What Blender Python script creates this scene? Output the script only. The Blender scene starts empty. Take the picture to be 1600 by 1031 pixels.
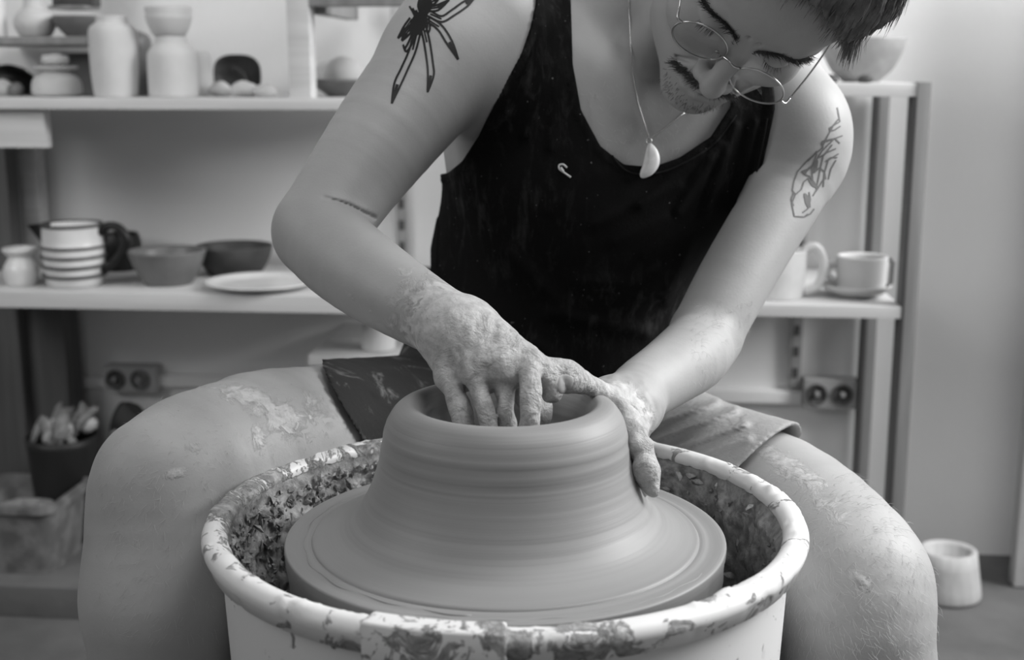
import bpy, math, random, time
import numpy as np
import openvdb as vdb
from mathutils import Vector, Matrix
from mathutils.bvhtree import BVHTree
T0 = time.time()
random.seed(7); rng = np.random.default_rng(7)
S = bpy.context.scene
COL = S.collection
# ------------------------------------------------------------------ camera, world, lights
FPX = 2000.0
PITCH = math.radians(11.5)
CAM = np.array([0, 0, .966])
cd = bpy.data.cameras.new('camera'); cam = bpy.data.objects.new('camera', cd); COL.objects.link(cam)
cam.location = CAM; cam.rotation_euler = (math.pi/2-PITCH, 0, 0)
cd.sensor_width = 36; cd.lens = FPX/1600*36
cd.dof.use_dof = True; cd.dof.focus_distance = 1.04; cd.dof.aperture_fstop = 6.0
S.camera = cam
S.view_settings.view_transform = 'Standard'; S.view_settings.look = 'None'
S.view_settings.exposure = 0.0; S.view_settings.gamma = 1.0; S.view_settings.use_curve_mapping = False
w = bpy.data.worlds.new('world'); S.world = w; w.use_nodes = True
w.node_tree.nodes['Background'].inputs[0].default_value = (1, 1, 1, 1)
w.node_tree.nodes['Background'].inputs[1].default_value = 0.09
def area(name, loc, target, sx, sy, e):
    l = bpy.data.lights.new(name, 'AREA'); l.shape = 'RECTANGLE'; l.size = sx; l.size_y = sy; l.energy = e
    o = bpy.data.objects.new(name, l); COL.objects.link(o); o.location = loc
    o.rotation_euler = (Vector(target)-Vector(loc)).to_track_quat('-Z', 'Y').to_euler(); return o
area('window_light', (2.2, 1.40, 1.95), (0.1, 1.15, .75), 1.3, 1.2, 96)
area('room_light', (.75, .55, 2.75), (.0, 1.15, .6), 1.2, 1.0, 25)
area('behind_camera_light', (-.6, -1.8, 1.7), (.0, 2.2, .7), 1.6, 1.6, 7)  # weak area light behind the camera, aimed at the shelf wall
wl = area('wall_fill_light', (-1.75, .75, 1.75), (-.25, 2.5, .75), 1.0, 1.0, 7); wl.data.spread = math.radians(110)  # added fill that brightens the back wall, not a lamp of the room

# ------------------------------------------------------------------ projection helpers
cP, sP = math.cos(PITCH), math.sin(PITCH)
FW = np.array([0, cP, -sP]); UP = np.array([0, sP, cP]); RT = np.array([1., 0, 0])
def P(px, py, d):
    return CAM + d*(FW + (px-800)/FPX*RT - (py-515.5)/FPX*UP)
def proj(p):                     # p (N,3) -> px, py, depth
    q = p - CAM.astype(p.dtype)
    d = q[..., 1]*cP - q[..., 2]*sP
    d = np.maximum(d, .05)
    return 800 + FPX*q[..., 0]/d, 515.5 - FPX*(q[..., 1]*sP + q[..., 2]*cP)/d, d
TH = math.radians(5.5)           # the shelf wall is turned a little
WS = np.array([math.cos(TH), -math.sin(TH), 0]); WT = np.array([math.sin(TH), math.cos(TH), 0])
def W(px, py, t):                # pixel ray to plane at wall-depth t -> (s, t, z)
    d = FW + (px-800)/FPX*RT - (py-515.5)/FPX*UP
    k = t/np.dot(d, WT); p = CAM + k*d
    return np.array([np.dot(p, WS), t, p[2]])
def wfloor(px, py, z=0.0):
    d = FW + (px-800)/FPX*RT - (py-515.5)/FPX*UP
    k = (z-CAM[2])/d[2]; p = CAM+k*d
    return np.array([np.dot(p, WS), np.dot(p, WT), z])
def wworld(q): return q[0]*WS + q[1]*WT + np.array([0, 0, q[2]])

# ------------------------------------------------------------------ materials (a black and white picture: grey values)
def mat(name, v=.5, rough=.6, noise=None, bump=None, spec=.4, v2=None, metal=0, extra=None):
    m = bpy.data.materials.new(name); m.use_nodes = True
    nt = m.node_tree; b = nt.nodes['Principled BSDF']
    b.inputs['Base Color'].default_value = (v, v, v, 1); b.inputs['Roughness'].default_value = rough
    b.inputs['Specular IOR Level'].default_value = spec; b.inputs['Metallic'].default_value = metal
    tc = nt.nodes.new('ShaderNodeTexCoord')
    def nz(scale, detail=6, rough_=.6, vec=None, dist=0):
        n = nt.nodes.new('ShaderNodeTexNoise'); n.inputs['Scale'].default_value = scale
        n.inputs['Detail'].default_value = detail; n.inputs['Roughness'].default_value = rough_
        n.inputs['Distortion'].default_value = dist
        nt.links.new(vec if vec else tc.outputs['Object'], n.inputs['Vector']); return n.outputs['Fac']
    def ramp(f, a, b_, c0, c1):
        r = nt.nodes.new('ShaderNodeValToRGB'); nt.links.new(f, r.inputs[0])
        r.color_ramp.elements[0].position = a; r.color_ramp.elements[1].position = b_
        r.color_ramp.elements[0].color = (c0, c0, c0, 1); r.color_ramp.elements[1].color = (c1, c1, c1, 1)
        return r.outputs[0]
    def mapping(sc):
        mp = nt.nodes.new('ShaderNodeMapping'); mp.inputs['Scale'].default_value = sc
        nt.links.new(tc.outputs['Object'], mp.inputs['Vector']); return mp.outputs[0]
    m['_h'] = 0
    if noise:
        sc = noise[0]
        vec = mapping(sc) if isinstance(sc, tuple) else None
        f = nz(1.0 if vec else sc, vec=vec)
        nt.links.new(ramp(f, noise[1] if len(noise) > 1 else .35, noise[2] if len(noise) > 2 else .65, v, v2 if v2 is not None else v*.8), b.inputs['Base Color'])
    if bump:
        bn = nt.nodes.new('ShaderNodeBump'); bn.inputs['Distance'].default_value = bump[1]; bn.inputs['Strength'].default_value = 1
        sc = bump[0]; vec = mapping(sc) if isinstance(sc, tuple) else None
        nt.links.new(nz(1.0 if vec else sc, vec=vec), bn.inputs['Height']); nt.links.new(bn.outputs[0], b.inputs['Normal'])
    if extra: extra(nt, b, nz, ramp, mapping, tc)
    return m
def mixc(nt, fac, a, b_):
    n = nt.nodes.new('ShaderNodeMix'); n.data_type = 'RGBA'
    nt.links.new(fac, n.inputs[0])
    for s, x in ((6, a), (7, b_)):
        if isinstance(x, (int, float)): n.inputs[s].default_value = (x, x, x, 1)
        else: nt.links.new(x, n.inputs[s])
    return n.outputs[2]
def math_(nt, op, a, b_=None, clamp=False):
    n = nt.nodes.new('ShaderNodeMath'); n.operation = op; n.use_clamp = clamp
    for i, x in enumerate((a, b_)):
        if x is None: continue
        if isinstance(x, (int, float)): n.inputs[i].default_value = x
        else: nt.links.new(x, n.inputs[i])
    return n.outputs[0]
def skin_extra(nt, b, nz, ramp, mapping, tc):
    at = nt.nodes.new('ShaderNodeAttribute'); at.attribute_name = 'clay'
    n1 = nz(62, 9, .70, dist=.9); n2 = nz(9, 4)
    base = mixc(nt, ramp(n2, .35, .65, 0, 1), .33, .385)
    thr = math_(nt, 'ADD', math_(nt, 'MULTIPLY', at.outputs['Fac'], 1.1), math_(nt, 'MULTIPLY', n1, 1.5))
    fac = ramp(thr, 1.08, 1.16, 0, 1)
    # ramp positions clamp at 1: rescale
    thr2 = math_(nt, 'MULTIPLY', thr, .5); fac = ramp(thr2, .535, .64, 0, 1)
    fac = math_(nt, 'MULTIPLY', fac, ramp(at.outputs['Fac'], .02, .12, 0, 1))
    claycol = mixc(nt, ramp(nz(120, 6), .35, .6, 0, 1), .37, .51)
    c = mixc(nt, fac, base, claycol)
    nt.links.new(c, b.inputs['Base Color'])
    h = math_(nt, 'ADD', math_(nt, 'MULTIPLY', nz(420, 3), .12), math_(nt, 'MULTIPLY', math_(nt, 'MULTIPLY', fac, math_(nt, 'ADD', .15, math_(nt, 'MULTIPLY', 1.3, math_(nt, 'POWER', at.outputs['Fac'], 3.0)))), math_(nt, 'ADD', .1, math_(nt, 'MULTIPLY', nz(75, 8, .62, dist=.35), 3.0))))
    bn = nt.nodes.new('ShaderNodeBump'); bn.inputs['Distance'].default_value = .0013
    nt.links.new(h, bn.inputs['Height']); nt.links.new(bn.outputs[0], b.inputs['Normal'])
    nt.links.new(math_(nt, 'SUBTRACT', .52, math_(nt, 'MULTIPLY', fac, .06)), b.inputs['Roughness'])
def shirt_extra(nt, b, nz, ramp, mapping, tc):
    n = ramp(nz(mapping((60, 25, 14)), 6) if False else nz(1.0, 7, .7, vec=mapping((70, 70, 22)), dist=.4), .50, .78, 0, 1)
    f2 = ramp(nz(9, 4), .42, .62, 0, 1)
    c = mixc(nt, math_(nt, 'MULTIPLY', n, f2), .009, .05)
    sp = ramp(nz(240, 2, .5), .74, .78, 0, 1)
    nt.links.new(mixc(nt, sp, c, .16), b.inputs['Base Color'])
    bn = nt.nodes.new('ShaderNodeBump'); bn.inputs['Distance'].default_value = .0006
    nt.links.new(nz(600, 3), bn.inputs['Height']); nt.links.new(bn.outputs[0], b.inputs['Normal'])
def shorts_extra(nt, b, nz, ramp, mapping, tc):
    at = nt.nodes.new('ShaderNodeAttribute'); at.attribute_name = 'clay'
    n = math_(nt, 'ADD', math_(nt, 'MULTIPLY', nz(26, 8, .65, dist=.8), .9), math_(nt, 'MULTIPLY', at.outputs['Fac'], .42))
    c = mixc(nt, ramp(n, .56, .84, 0, 1), .03, .33)
    nt.links.new(c, b.inputs['Base Color'])
    bn = nt.nodes.new('ShaderNodeBump'); bn.inputs['Distance'].default_value = .0012
    nt.links.new(nz(140, 6), bn.inputs['Height']); nt.links.new(bn.outputs[0], b.inputs['Normal'])
def pan_extra(nt, b, nz, ramp, mapping, tc):
    n = nz(38, 9, .68, dist=1.0)
    at = nt.nodes.new('ShaderNodeAttribute'); at.attribute_name = 'clay'
    t = math_(nt, 'ADD', math_(nt, 'MULTIPLY', n, .8), math_(nt, 'MULTIPLY', at.outputs['Fac'], .35))
    fac = ramp(t, .50, .56, 0, 1)
    cc = mixc(nt, ramp(nz(85, 6, .6), .38, .62, 0, 1), .20, .46)
    nt.links.new(mixc(nt, fac, .74, cc), b.inputs['Base Color'])
    bn = nt.nodes.new('ShaderNodeBump'); bn.inputs['Distance'].default_value = .002
    nt.links.new(math_(nt, 'MULTIPLY', fac, math_(nt, 'ADD', .5, nz(120, 6))), bn.inputs['Height']); nt.links.new(bn.outputs[0], b.inputs['Normal'])
def ring_clay(nt, b, nz, ramp, mapping, tc):
    # thrown clay: rings run round the axis
    sep = nt.nodes.new('ShaderNodeSeparateXYZ'); nt.links.new(tc.outputs['Object'], sep.inputs[0])
    r = math_(nt, 'SQRT', math_(nt, 'ADD', math_(nt, 'MULTIPLY', sep.outputs[0], sep.outputs[0]), math_(nt, 'MULTIPLY', sep.outputs[1], sep.outputs[1])))
    cb = nt.nodes.new('ShaderNodeCombineXYZ'); nt.links.new(math_(nt, 'MULTIPLY', r, 150), cb.inputs[0]); nt.links.new(math_(nt, 'MULTIPLY', sep.outputs[2], 190), cb.inputs[1])
    n = nz(1.0, 4, .6, vec=cb.outputs[0])
    nt.links.new(mixc(nt, ramp(n, .3, .7, 0, 1), .235, .275), b.inputs['Base Color'])
    nt.links.new(ramp(n, .2, .8, .42, .56), b.inputs['Roughness'])
    bn = nt.nodes.new('ShaderNodeBump'); bn.inputs['Distance'].default_value = .0003
    nt.links.new(n, bn.inputs['Height']); nt.links.new(bn.outputs[0], b.inputs['Normal'])
M = dict(
    skin=mat('skin', .42, .5, extra=skin_extra, spec=.35),
    shirt=mat('shirt_cloth', .012, .9, extra=shirt_extra, spec=.06),
    shorts=mat('shorts_cloth', .04, .85, extra=shorts_extra, spec=.15),
    seam=mat('seam_thread', .02, .9, spec=.1),
    clay=mat('wet_clay', .32, .45, extra=ring_clay, spec=.4),
    slurry=mat('clay_slurry', .16, .5, noise=(70, .38, .62), v2=.42, bump=(130, .004), spec=.4),
    bat=mat('wheel_head_metal', .10, .5, noise=(25, .35, .65), v2=.2, bump=(90, .001)),
    pan=mat('splash_pan_plastic', .8, .42, extra=pan_extra),
    housing=mat('painted_metal', .25, .5),
    hair=mat('hair', .06, .5, noise=((60, 60, 60),), v2=.15, spec=.5),
    strand=mat('hair_strand', .10, .42, noise=(300,), v2=.26, spec=.6),
    dark_hair=mat('dark_hair', .06, .5, spec=.4),
    body_hair=mat('fine_hair', .5, .5, spec=.4),
    nail=mat('clay_covered_nail', .40, .35, spec=.5),
    ink=mat('tattoo_ink', .010, .55, spec=.3),
    ink2=mat('faded_tattoo_ink', .13, .6, spec=.3),
    silver=mat('silver_wire', .62, .28, metal=1.0),
    shell=mat('white_tooth', .86, .35, noise=(90,), v2=.74, spec=.5),
    wall=mat('plaster_wall', .75, .8, noise=(3, .3, .7), v2=.80, bump=(60, .0008), spec=.2),
    floor=mat('concrete_floor', .085, .8, noise=(6, .3, .7), v2=.14, bump=(40, .001), spec=.3),
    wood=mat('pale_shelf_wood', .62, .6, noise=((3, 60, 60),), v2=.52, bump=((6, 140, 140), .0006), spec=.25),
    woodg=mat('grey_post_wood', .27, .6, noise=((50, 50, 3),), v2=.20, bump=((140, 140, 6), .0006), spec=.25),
    woodd=mat('dark_shaded_post_wood', .13, .6, noise=((50, 50, 3),), v2=.09, spec=.25),  # dark wood; on the inner strips and lower post it stands in for shade
    rail=mat('slotted_rail_metal', .34, .5, noise=(40,), v2=.28),
    slot=mat('slot_shadow_metal', .07, .6),
    bisque=mat('bisque_white', .56, .75, noise=(18, .3, .7), v2=.50, spec=.2),
    white=mat('white_glaze', .72, .25, noise=(20, .3, .7), v2=.62, spec=.5),
    grey=mat('grey_glaze', .17, .4, noise=(24, .3, .7), v2=.13, spec=.4),
    dgrey=mat('dark_stoneware', .075, .55, noise=(30, .3, .7), v2=.05, spec=.3),
    black=mat('black_glaze', .012, .4, spec=.3),
    plastic=mat('socket_plastic', .36, .45), socketd=mat('socket_dark', .10, .6),
    bucket=mat('black_bucket', .018, .5), tub=mat('cloudy_tub_plastic', .20, .4, noise=(22, .4, .6), v2=.11, bump=(50, .001)),
    scrap=mat('clay_scraps', .30, .8, noise=(40,), v2=.16, bump=(80, .003)),
    board=mat('pale_board', .52, .7, noise=((40, 40, 4),), v2=.40, bump=(60, .001)),
)
def glass():
    m = bpy.data.materials.new('spectacle_glass'); m.use_nodes = True; nt = m.node_tree
    for n in list(nt.nodes): nt.nodes.remove(n)
    o = nt.nodes.new('ShaderNodeOutputMaterial'); mx = nt.nodes.new('ShaderNodeMixShader'); t = nt.nodes.new('ShaderNodeBsdfTransparent')
    g = nt.nodes.new('ShaderNodeBsdfGlossy'); g.inputs['Roughness'].default_value = .03; t.inputs[0].default_value = (.93, .93, .93, 1)
    f = nt.nodes.new('ShaderNodeFresnel'); f.inputs[0].default_value = 1.5
    nt.links.new(f.outputs[0], mx.inputs[0]); nt.links.new(t.outputs[0], mx.inputs[1]); nt.links.new(g.outputs[0], mx.inputs[2]); nt.links.new(mx.outputs[0], o.inputs[0])
    return m
M['glass'] = glass()

# ------------------------------------------------------------------ mesh helpers
def link(name, me, m=None, parent=None, smooth=True):
    if m is not None and not me.materials: me.materials.append(m)
    if smooth: me.polygons.foreach_set('use_smooth', [True]*len(me.polygons))
    o = bpy.data.objects.new(name, me); COL.objects.link(o)
    if parent is not None: o.parent = parent
    return o
def empty(name, loc=(0, 0, 0), rz=0):
    o = bpy.data.objects.new(name, None); COL.objects.link(o); o.location = loc; o.rotation_euler = (0, 0, rz); return o
def tag(o, label, cat, group=None):
    o['label'] = label; o['category'] = cat
    if group: o['group'] = group
    return o
def struct(o): o['kind'] = 'structure'; return o
def meshd(name, vs, fs):
    me = bpy.data.meshes.new(name); me.from_pydata([tuple(map(float, v)) for v in vs], [], [tuple(map(int, f)) for f in fs]); me.update(); return me
class B:
    def __init__(s): s.v = []; s.f = []
    def add(s, vs, fs):
        n = len(s.v); s.v += [tuple(v) for v in vs]; s.f += [tuple(i+n for i in f) for f in fs]
    def box(s, c, h, bev=.0, R=None):
        x, y, z = h; b = min(bev, x*.45, y*.45, z*.45)
        if b <= 0:
            vs = [(i*x, j*y, k*z) for i in (-1, 1) for j in (-1, 1) for k in (-1, 1)]
            fs = [(0, 1, 3, 2), (4, 6, 7, 5), (0, 4, 5, 1), (2, 3, 7, 6), (0, 2, 6, 4), (1, 5, 7, 3)]
        else:
            import bmesh
            bm = bmesh.new(); bmesh.ops.create_cube(bm, size=2)
            for v in bm.verts: v.co = Vector((v.co.x*x, v.co.y*y, v.co.z*z))
            bmesh.ops.bevel(bm, geom=bm.edges[:], offset=b, segments=2, profile=.7, affect='EDGES')
            bm.verts.index_update(); vs = [tuple(v.co) for v in bm.verts]; fs = [tuple(v.index for v in f.verts) for f in bm.faces]; bm.free()
        if R is not None: vs = [tuple(np.array(R) @ np.array(v)) for v in vs]
        s.add([(v[0]+c[0], v[1]+c[1], v[2]+c[2]) for v in vs], fs); return s
    def lathe(s, prof, n=48, c=(0, 0, 0), wob=None):
        vs = []; fs = []
        for (r, z) in prof:
            for k in range(n):
                a = 2*math.pi*k/n; rr = r*(1+(wob(a, z) if wob else 0)); vs.append((c[0]+rr*math.cos(a), c[1]+rr*math.sin(a), c[2]+z))
        for i in range(len(prof)-1):
            for k in range(n):
                a, b = i*n+k, i*n+(k+1) % n; fs.append((a, b, b+n, a+n))
        s.add(vs, fs); return s
    def tube(s, pts, rad, n=8, cap=True, closed=False):
        pts = [np.array(p, float) for p in pts]; N = len(pts)
        if not hasattr(rad, '__len__'): rad = [rad]*N
        vs = []; fs = []; pv = None
        for i, p in enumerate(pts):
            if closed: t = pts[(i+1) % N]-pts[i-1]
            else: t = pts[min(i+1, N-1)]-pts[max(i-1, 0)]
            t = t/(np.linalg.norm(t)+1e-9)
            if pv is None:
                a = np.array([0, 0, 1.]) if abs(t[2]) < .9 else np.array([1., 0, 0]); u = np.cross(t, a)
            else: u = pv - t*np.dot(pv, t)
            u /= np.linalg.norm(u)+1e-9; pv = u; q = np.cross(t, u)
            for k in range(n):
                an = 2*math.pi*k/n; vs.append(p+rad[i]*(math.cos(an)*u+math.sin(an)*q))
        m = N if closed else N-1
        for i in range(m):
            for k in range(n):
                a, b = i*n+k, i*n+(k+1) % n; j = ((i+1) % N)*n
                fs.append((a, b, j+(k+1) % n, j+k))
        if cap and not closed: fs.append(tuple(range(n))[::-1]); fs.append(tuple((N-1)*n+k for k in range(n)))
        s.add(vs, fs); return s
    def mesh(s, name='m'): return meshd(name, s.v, s.f)
    def obj(s, name, m, parent=None, smooth=True): return link(name, s.mesh(name), m, parent, smooth)
def autos(o, ang=40):
    me = o.data
    me.polygons.foreach_set('use_smooth', [True]*len(me.polygons))
    try: me.set_sharp_from_angle(angle=math.radians(ang))
    except Exception: pass
    return o
def spl(pts, n=8, closed=False):
    pts = [np.array(p, float) for p in pts]; N = len(pts); out = []
    for i in range(N if closed else N-1):
        if closed: p0, p1, p2, p3 = pts[i-1], pts[i], pts[(i+1) % N], pts[(i+2) % N]
        else: p0, p1, p2, p3 = pts[max(i-1, 0)], pts[i], pts[i+1], pts[min(i+2, N-1)]
        for k in range(n):
            t = k/n; out.append(.5*((2*p1)+(p2-p0)*t+(2*p0-5*p1+4*p2-p3)*t*t+(3*p1-p0-3*p2+p3)*t**3))
    if not closed: out.append(pts[-1])
    return out

# ------------------------------------------------------------------ numpy noise
_tab = rng.random((64, 64, 64)).astype(np.float32)
def vnoise(p, sc):
    q = p*sc; i = np.floor(q).astype(np.int32); f = (q-i).astype(np.float32); f = f*f*(3-2*f)
    i0 = i & 63; i1 = (i+1) & 63
    def g(a, b, c): return _tab[a, b, c]
    x0, y0, z0 = i0[..., 0], i0[..., 1], i0[..., 2]; x1, y1, z1 = i1[..., 0], i1[..., 1], i1[..., 2]
    fx, fy, fz = f[..., 0], f[..., 1], f[..., 2]
    c00 = g(x0, y0, z0)*(1-fx)+g(x1, y0, z0)*fx; c10 = g(x0, y1, z0)*(1-fx)+g(x1, y1, z0)*fx
    c01 = g(x0, y0, z1)*(1-fx)+g(x1, y0, z1)*fx; c11 = g(x0, y1, z1)*(1-fx)+g(x1, y1, z1)*fx
    return (c00*(1-fy)+c10*fy)*(1-fz)+(c01*(1-fy)+c11*fy)*fz - .5
def fbm(p, sc, o=3):
    r = 0; a = 1
    for k in range(o): r = r + a*vnoise(p+k*.37, sc*2**k); a *= .5
    return r

# ------------------------------------------------------------------ signed distance modelling
class Prim:
    def __init__(s, kind, k, op, **a): s.kind = kind; s.k = k; s.op = op; s.__dict__.update(a)
    def dist(s, p):
        if s.kind == 'chain':
            d = s.segs[0].dist(p)
            for q in s.segs[1:]: d = np.minimum(d, q.dist(p))
            return d
        if s.kind == 'cone':
            a, b, r1, r2 = s.a, s.b, s.r1, s.r2
            if s.fl is not None:      # flatten: stretch space along an axis
                ax, f = s.fl; o = (a+b)*.5
                q = p - o; q = q + ((f-1)*(q@ax))[..., None]*ax
                a2 = a-o; a2 = a2+(f-1)*np.dot(a2, ax)*ax; b2 = b-o; b2 = b2+(f-1)*np.dot(b2, ax)*ax
            else: q = p-a; a2 = a*0; b2 = b-a
            ba = b2-a2; pa = q-a2; L = np.dot(ba, ba)+1e-12
            h = np.clip((pa@ba)/L, 0, 1); d = np.sqrt(((pa-h[..., None]*ba)**2).sum(-1)) - (r1+(r2-r1)*h)
            if s.fl is not None: d = d/max(1, s.fl[1])
            return d
        q = (p-s.c)@s.R; r = s.r
        if s.kind == 'ell':
            k0 = np.sqrt(((q/r)**2).sum(-1)); k1 = np.sqrt(((q/(r*r))**2).sum(-1))+1e-9
            return k0*(k0-1)/k1
        if s.kind == 'box':
            d = np.abs(q)-(r-s.rd); return np.sqrt((np.maximum(d, 0)**2).sum(-1))+np.minimum(d.max(-1), 0)-s.rd
def A(x): return np.array(x, np.float32)
def cone(a, b, r1, r2, k=.02, op=1, fl=None):
    if fl is not None: fl = (A(fl[0])/np.linalg.norm(fl[0]), float(fl[1]))
    return Prim('cone', k, op, a=A(a), b=A(b), r1=float(r1), r2=float(r2), fl=fl)
def ell(c, r, R=None, k=.02, op=1): return Prim('ell', k, op, c=A(c), r=A(r), R=A(np.eye(3) if R is None else R))
def chain(pts, k=.02, op=1, fl=None):   # pts: (pos, r)
    q = spl([np.array([*p_, r_]) for p_, r_ in pts], 3) if len(pts) > 2 else [np.array([*p_, r_]) for p_, r_ in pts]
    g = .15*k if k >= .01 else 0
    return [Prim('chain', k, op, segs=[cone(a[:3], b_[:3], a[3]+g, b_[3]+g, k, op, fl) for a, b_ in zip(q[:-1], q[1:])])]
def seq(p, prims, start=None, reach=None, centers=None, hd=0):
    F = start
    for pr in prims:
        if centers is not None:
            dc = pr.dist(centers); idx = np.nonzero(dc < hd*1.6+pr.k+.012)[0]
            if len(idx) == 0: continue
            sub = p[idx]; f = F[idx]
        else: sub = p; f = F
        if pr.kind == 'chain' and centers is not None:
            d = np.full(f.shape, .08, np.float32); cs = centers[idx]
            for sg in pr.segs:
                j = np.nonzero(sg.dist(cs) < hd*1.6+pr.k+.012)[0]
                if len(j): d[j] = np.minimum(d[j], sg.dist(sub[j]))
        else: d = pr.dist(sub)
        if pr.kind == 'chain' and centers is not None: pass
        if pr.op > 0:
            h = np.maximum(pr.k-np.abs(f-d), 0)/pr.k; r = np.minimum(f, d)-h*h*pr.k*.25
        else:
            d = -d; h = np.maximum(pr.k-np.abs(f-d), 0)/pr.k; r = np.maximum(f, d)+h*h*pr.k*.25
        if centers is not None: F[idx] = r
        else: F = r
    return F
def polygon_sd(px, py, poly):
    d = np.full(px.shape, 1e9, np.float32); s = np.ones(px.shape, np.float32); n = len(poly)
    for i in range(n):
        ax, ay = poly[i]; bx, by = poly[i-1]
        ex, ey = bx-ax, by-ay; wx, wy = px-ax, py-ay
        t = np.clip((wx*ex+wy*ey)/(ex*ex+ey*ey), 0, 1)
        d = np.minimum(d, (wx-ex*t)**2+(wy-ey*t)**2)
        c1 = py >= ay; c2 = py < by; c3 = ex*wy > ey*wx
        s = np.where((c1 & c2 & c3) | (~c1 & ~c2 & ~c3), -s, s)
    return s*np.sqrt(d)
def surface(name, field, lo, hi, vox):
    """field(points, centers, hd) ; sparse blocks of 8 -> mesh arrays"""
    lo = A(lo); hi = A(hi); bs = 8; cell = vox*bs
    n = np.ceil((hi-lo)/cell).astype(int)
    g = np.stack(np.meshgrid(*[np.arange(k) for k in n], indexing='ij'), -1).reshape(-1, 3)
    cen = (lo+(g+.5)*cell-vox*.5).astype(np.float32)
    Fc = field(cen, None, 0)
    hd = cell*.87
    keep = np.abs(Fc) < hd*1.35+.010; inside = (Fc < 0) & ~keep
    gk = g[keep]; ck = cen[keep]
    off = np.stack(np.meshgrid(*[np.arange(bs)]*3, indexing='ij'), -1).reshape(-1, 3)
    grid = vdb.FloatGrid(3*vox); grid.transform = vdb.createLinearTransform(voxelSize=vox)
    for gi in g[inside]:
        a = tuple(int(x) for x in gi*bs); grid.fill(a, tuple(x+bs-1 for x in a), -3*vox, True)
    CH = 4000
    for c0 in range(0, len(gk), CH):
        gg = gk[c0:c0+CH]
        pts = (lo+(gg[:, None, :]*bs+off[None])*vox).astype(np.float32)
        F = field(pts, ck[c0:c0+CH], hd)
        F = np.clip(F, -3*vox, 3*vox).reshape(-1, bs, bs, bs).astype(np.float32)
        for i, gi in enumerate(gg): grid.copyFromArray(F[i], ijk=tuple(int(x) for x in gi*bs))
    v, q = grid.convertToQuads(0.0)
    v = v + lo
    if len(q) == 0: raise RuntimeError(name)
    a = v[q[:, 0]]-v.mean(0); n_ = np.cross(v[q[:, 1]]-v[q[:, 0]], v[q[:, 2]]-v[q[:, 0]])
    if (a*n_).sum() < 0: q = q[:, ::-1]
    return v.astype(np.float32), q.copy()
def from_arrays(name, v, q):
    me = bpy.data.meshes.new(name); me.vertices.add(len(v)); me.vertices.foreach_set('co', v.ravel())
    k = q.shape[1]; me.loops.add(q.size); me.loops.foreach_set('vertex_index', q.ravel().astype(np.int32))
    me.polygons.add(len(q)); me.polygons.foreach_set('loop_start', np.arange(0, q.size, k, dtype=np.int32))
    me.polygons.foreach_set('use_smooth', np.ones(len(q), bool)); me.update(calc_edges=True); return me
def biggest(v, q):   # drop stray islands
    lab = np.arange(len(v))
    for _ in range(400):
        m = lab[q].min(1); new = lab.copy()
        for j in range(4): np.minimum.at(new, q[:, j], m)
        new = new[new]
        if (new == lab).all(): break
        lab = new
    ids, cnt = np.unique(lab, return_counts=True); best = ids[cnt.argmax()]
    ok = lab == best; q2 = q[ok[q].all(1)]; idx = -np.ones(len(v), int); idx[ok] = np.arange(ok.sum())
    return v[ok], idx[q2]
# ------------------------------------------------------------------ back wall, floor, shelving
def wobj(o, q):     # put an object made in its own frame at wall coordinates
    o.location = wworld(q); o.rotation_euler = (0, 0, -TH); return o
TW = 2.54                                          # wall distance
o = B().box((0, .05, 1.4), (3.2, .05, 1.4)).obj('wall_back', M['wall'], smooth=False); struct(wobj(o, (0, TW, 0)))
o = B().box((0, 0, -.02), (3.2, 2.6, .02)).obj('floor', M['floor'], smooth=False); struct(wobj(o, (0, 1.0, 0)))
TF, TB = 2.17, 2.50                                # shelf front / back depth
def q3(px, py, t=TF): return W(px, py, t)
def boxw(name, x0, x1, t0, t1, z0, z1, m, parent=None, bev=.002):
    """box in wall coordinates s,t,z; parent at a wall-frame empty"""
    o = B().box(((x0+x1)/2, (t0+t1)/2, (z0+z1)/2), ((x1-x0)/2, (t1-t0)/2, (z1-z0)/2), bev).obj(name, m, parent)
    if parent is None: o.rotation_euler = (0, 0, -TH)
    return autos(o)
sL = -1.25
# --- left shelving bay
bay = empty('shelving_unit', (0, 0, 0), -TH)
tag(bay, 'pale wooden wall shelving with two long boards behind the left side of the wheel', 'shelf')
zt1 = q3(250, 153)[2]; zb1 = q3(250, 171)[2]
zt2 = q3(250, 459)[2]; zb2 = q3(250, 485)[2]
sR = q3(545, 300)[0]
boxw('shelf_board', sL, q3(640, 153)[0], TF, TB+.02, zb1, zt1, M['wood'], bay)
boxw('shelf_board', sL, q3(640, 470)[0], TF, TB+.02, zb2, zt2, M['wood'], bay)
x0 = q3(8, 300, TB-.02)[0]; x1 = q3(60, 300, TB-.02)[0]
boxw('back_post', x0, x1, TB-.02, TB+.02, 0, zb1, M['wood'], bay)
a = q3(-60, 300, 2.40)[0]; b = q3(12, 300, 2.40)[0]
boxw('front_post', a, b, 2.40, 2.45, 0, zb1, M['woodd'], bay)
# cross brace under the upper board
z0_ = q3(30, 232)[2]
boxw('cross_rail', sL, q3(62, 200)[0], TF+.02, TF+.045, z0_, zb1, M['wood'], bay)
# thick post of the lower half, shade under the board put into its dark colour
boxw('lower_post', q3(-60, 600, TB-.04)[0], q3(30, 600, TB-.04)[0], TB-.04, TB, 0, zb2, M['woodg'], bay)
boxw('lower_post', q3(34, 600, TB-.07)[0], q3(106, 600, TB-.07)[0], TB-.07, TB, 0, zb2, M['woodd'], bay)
boxw('shelf_board', sL, q3(150, 60, 2.3)[0], 2.26, TB+.02, q3(60, 70, 2.26)[2], q3(60, 57, 2.26)[2], M['woodg'], bay)
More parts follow.
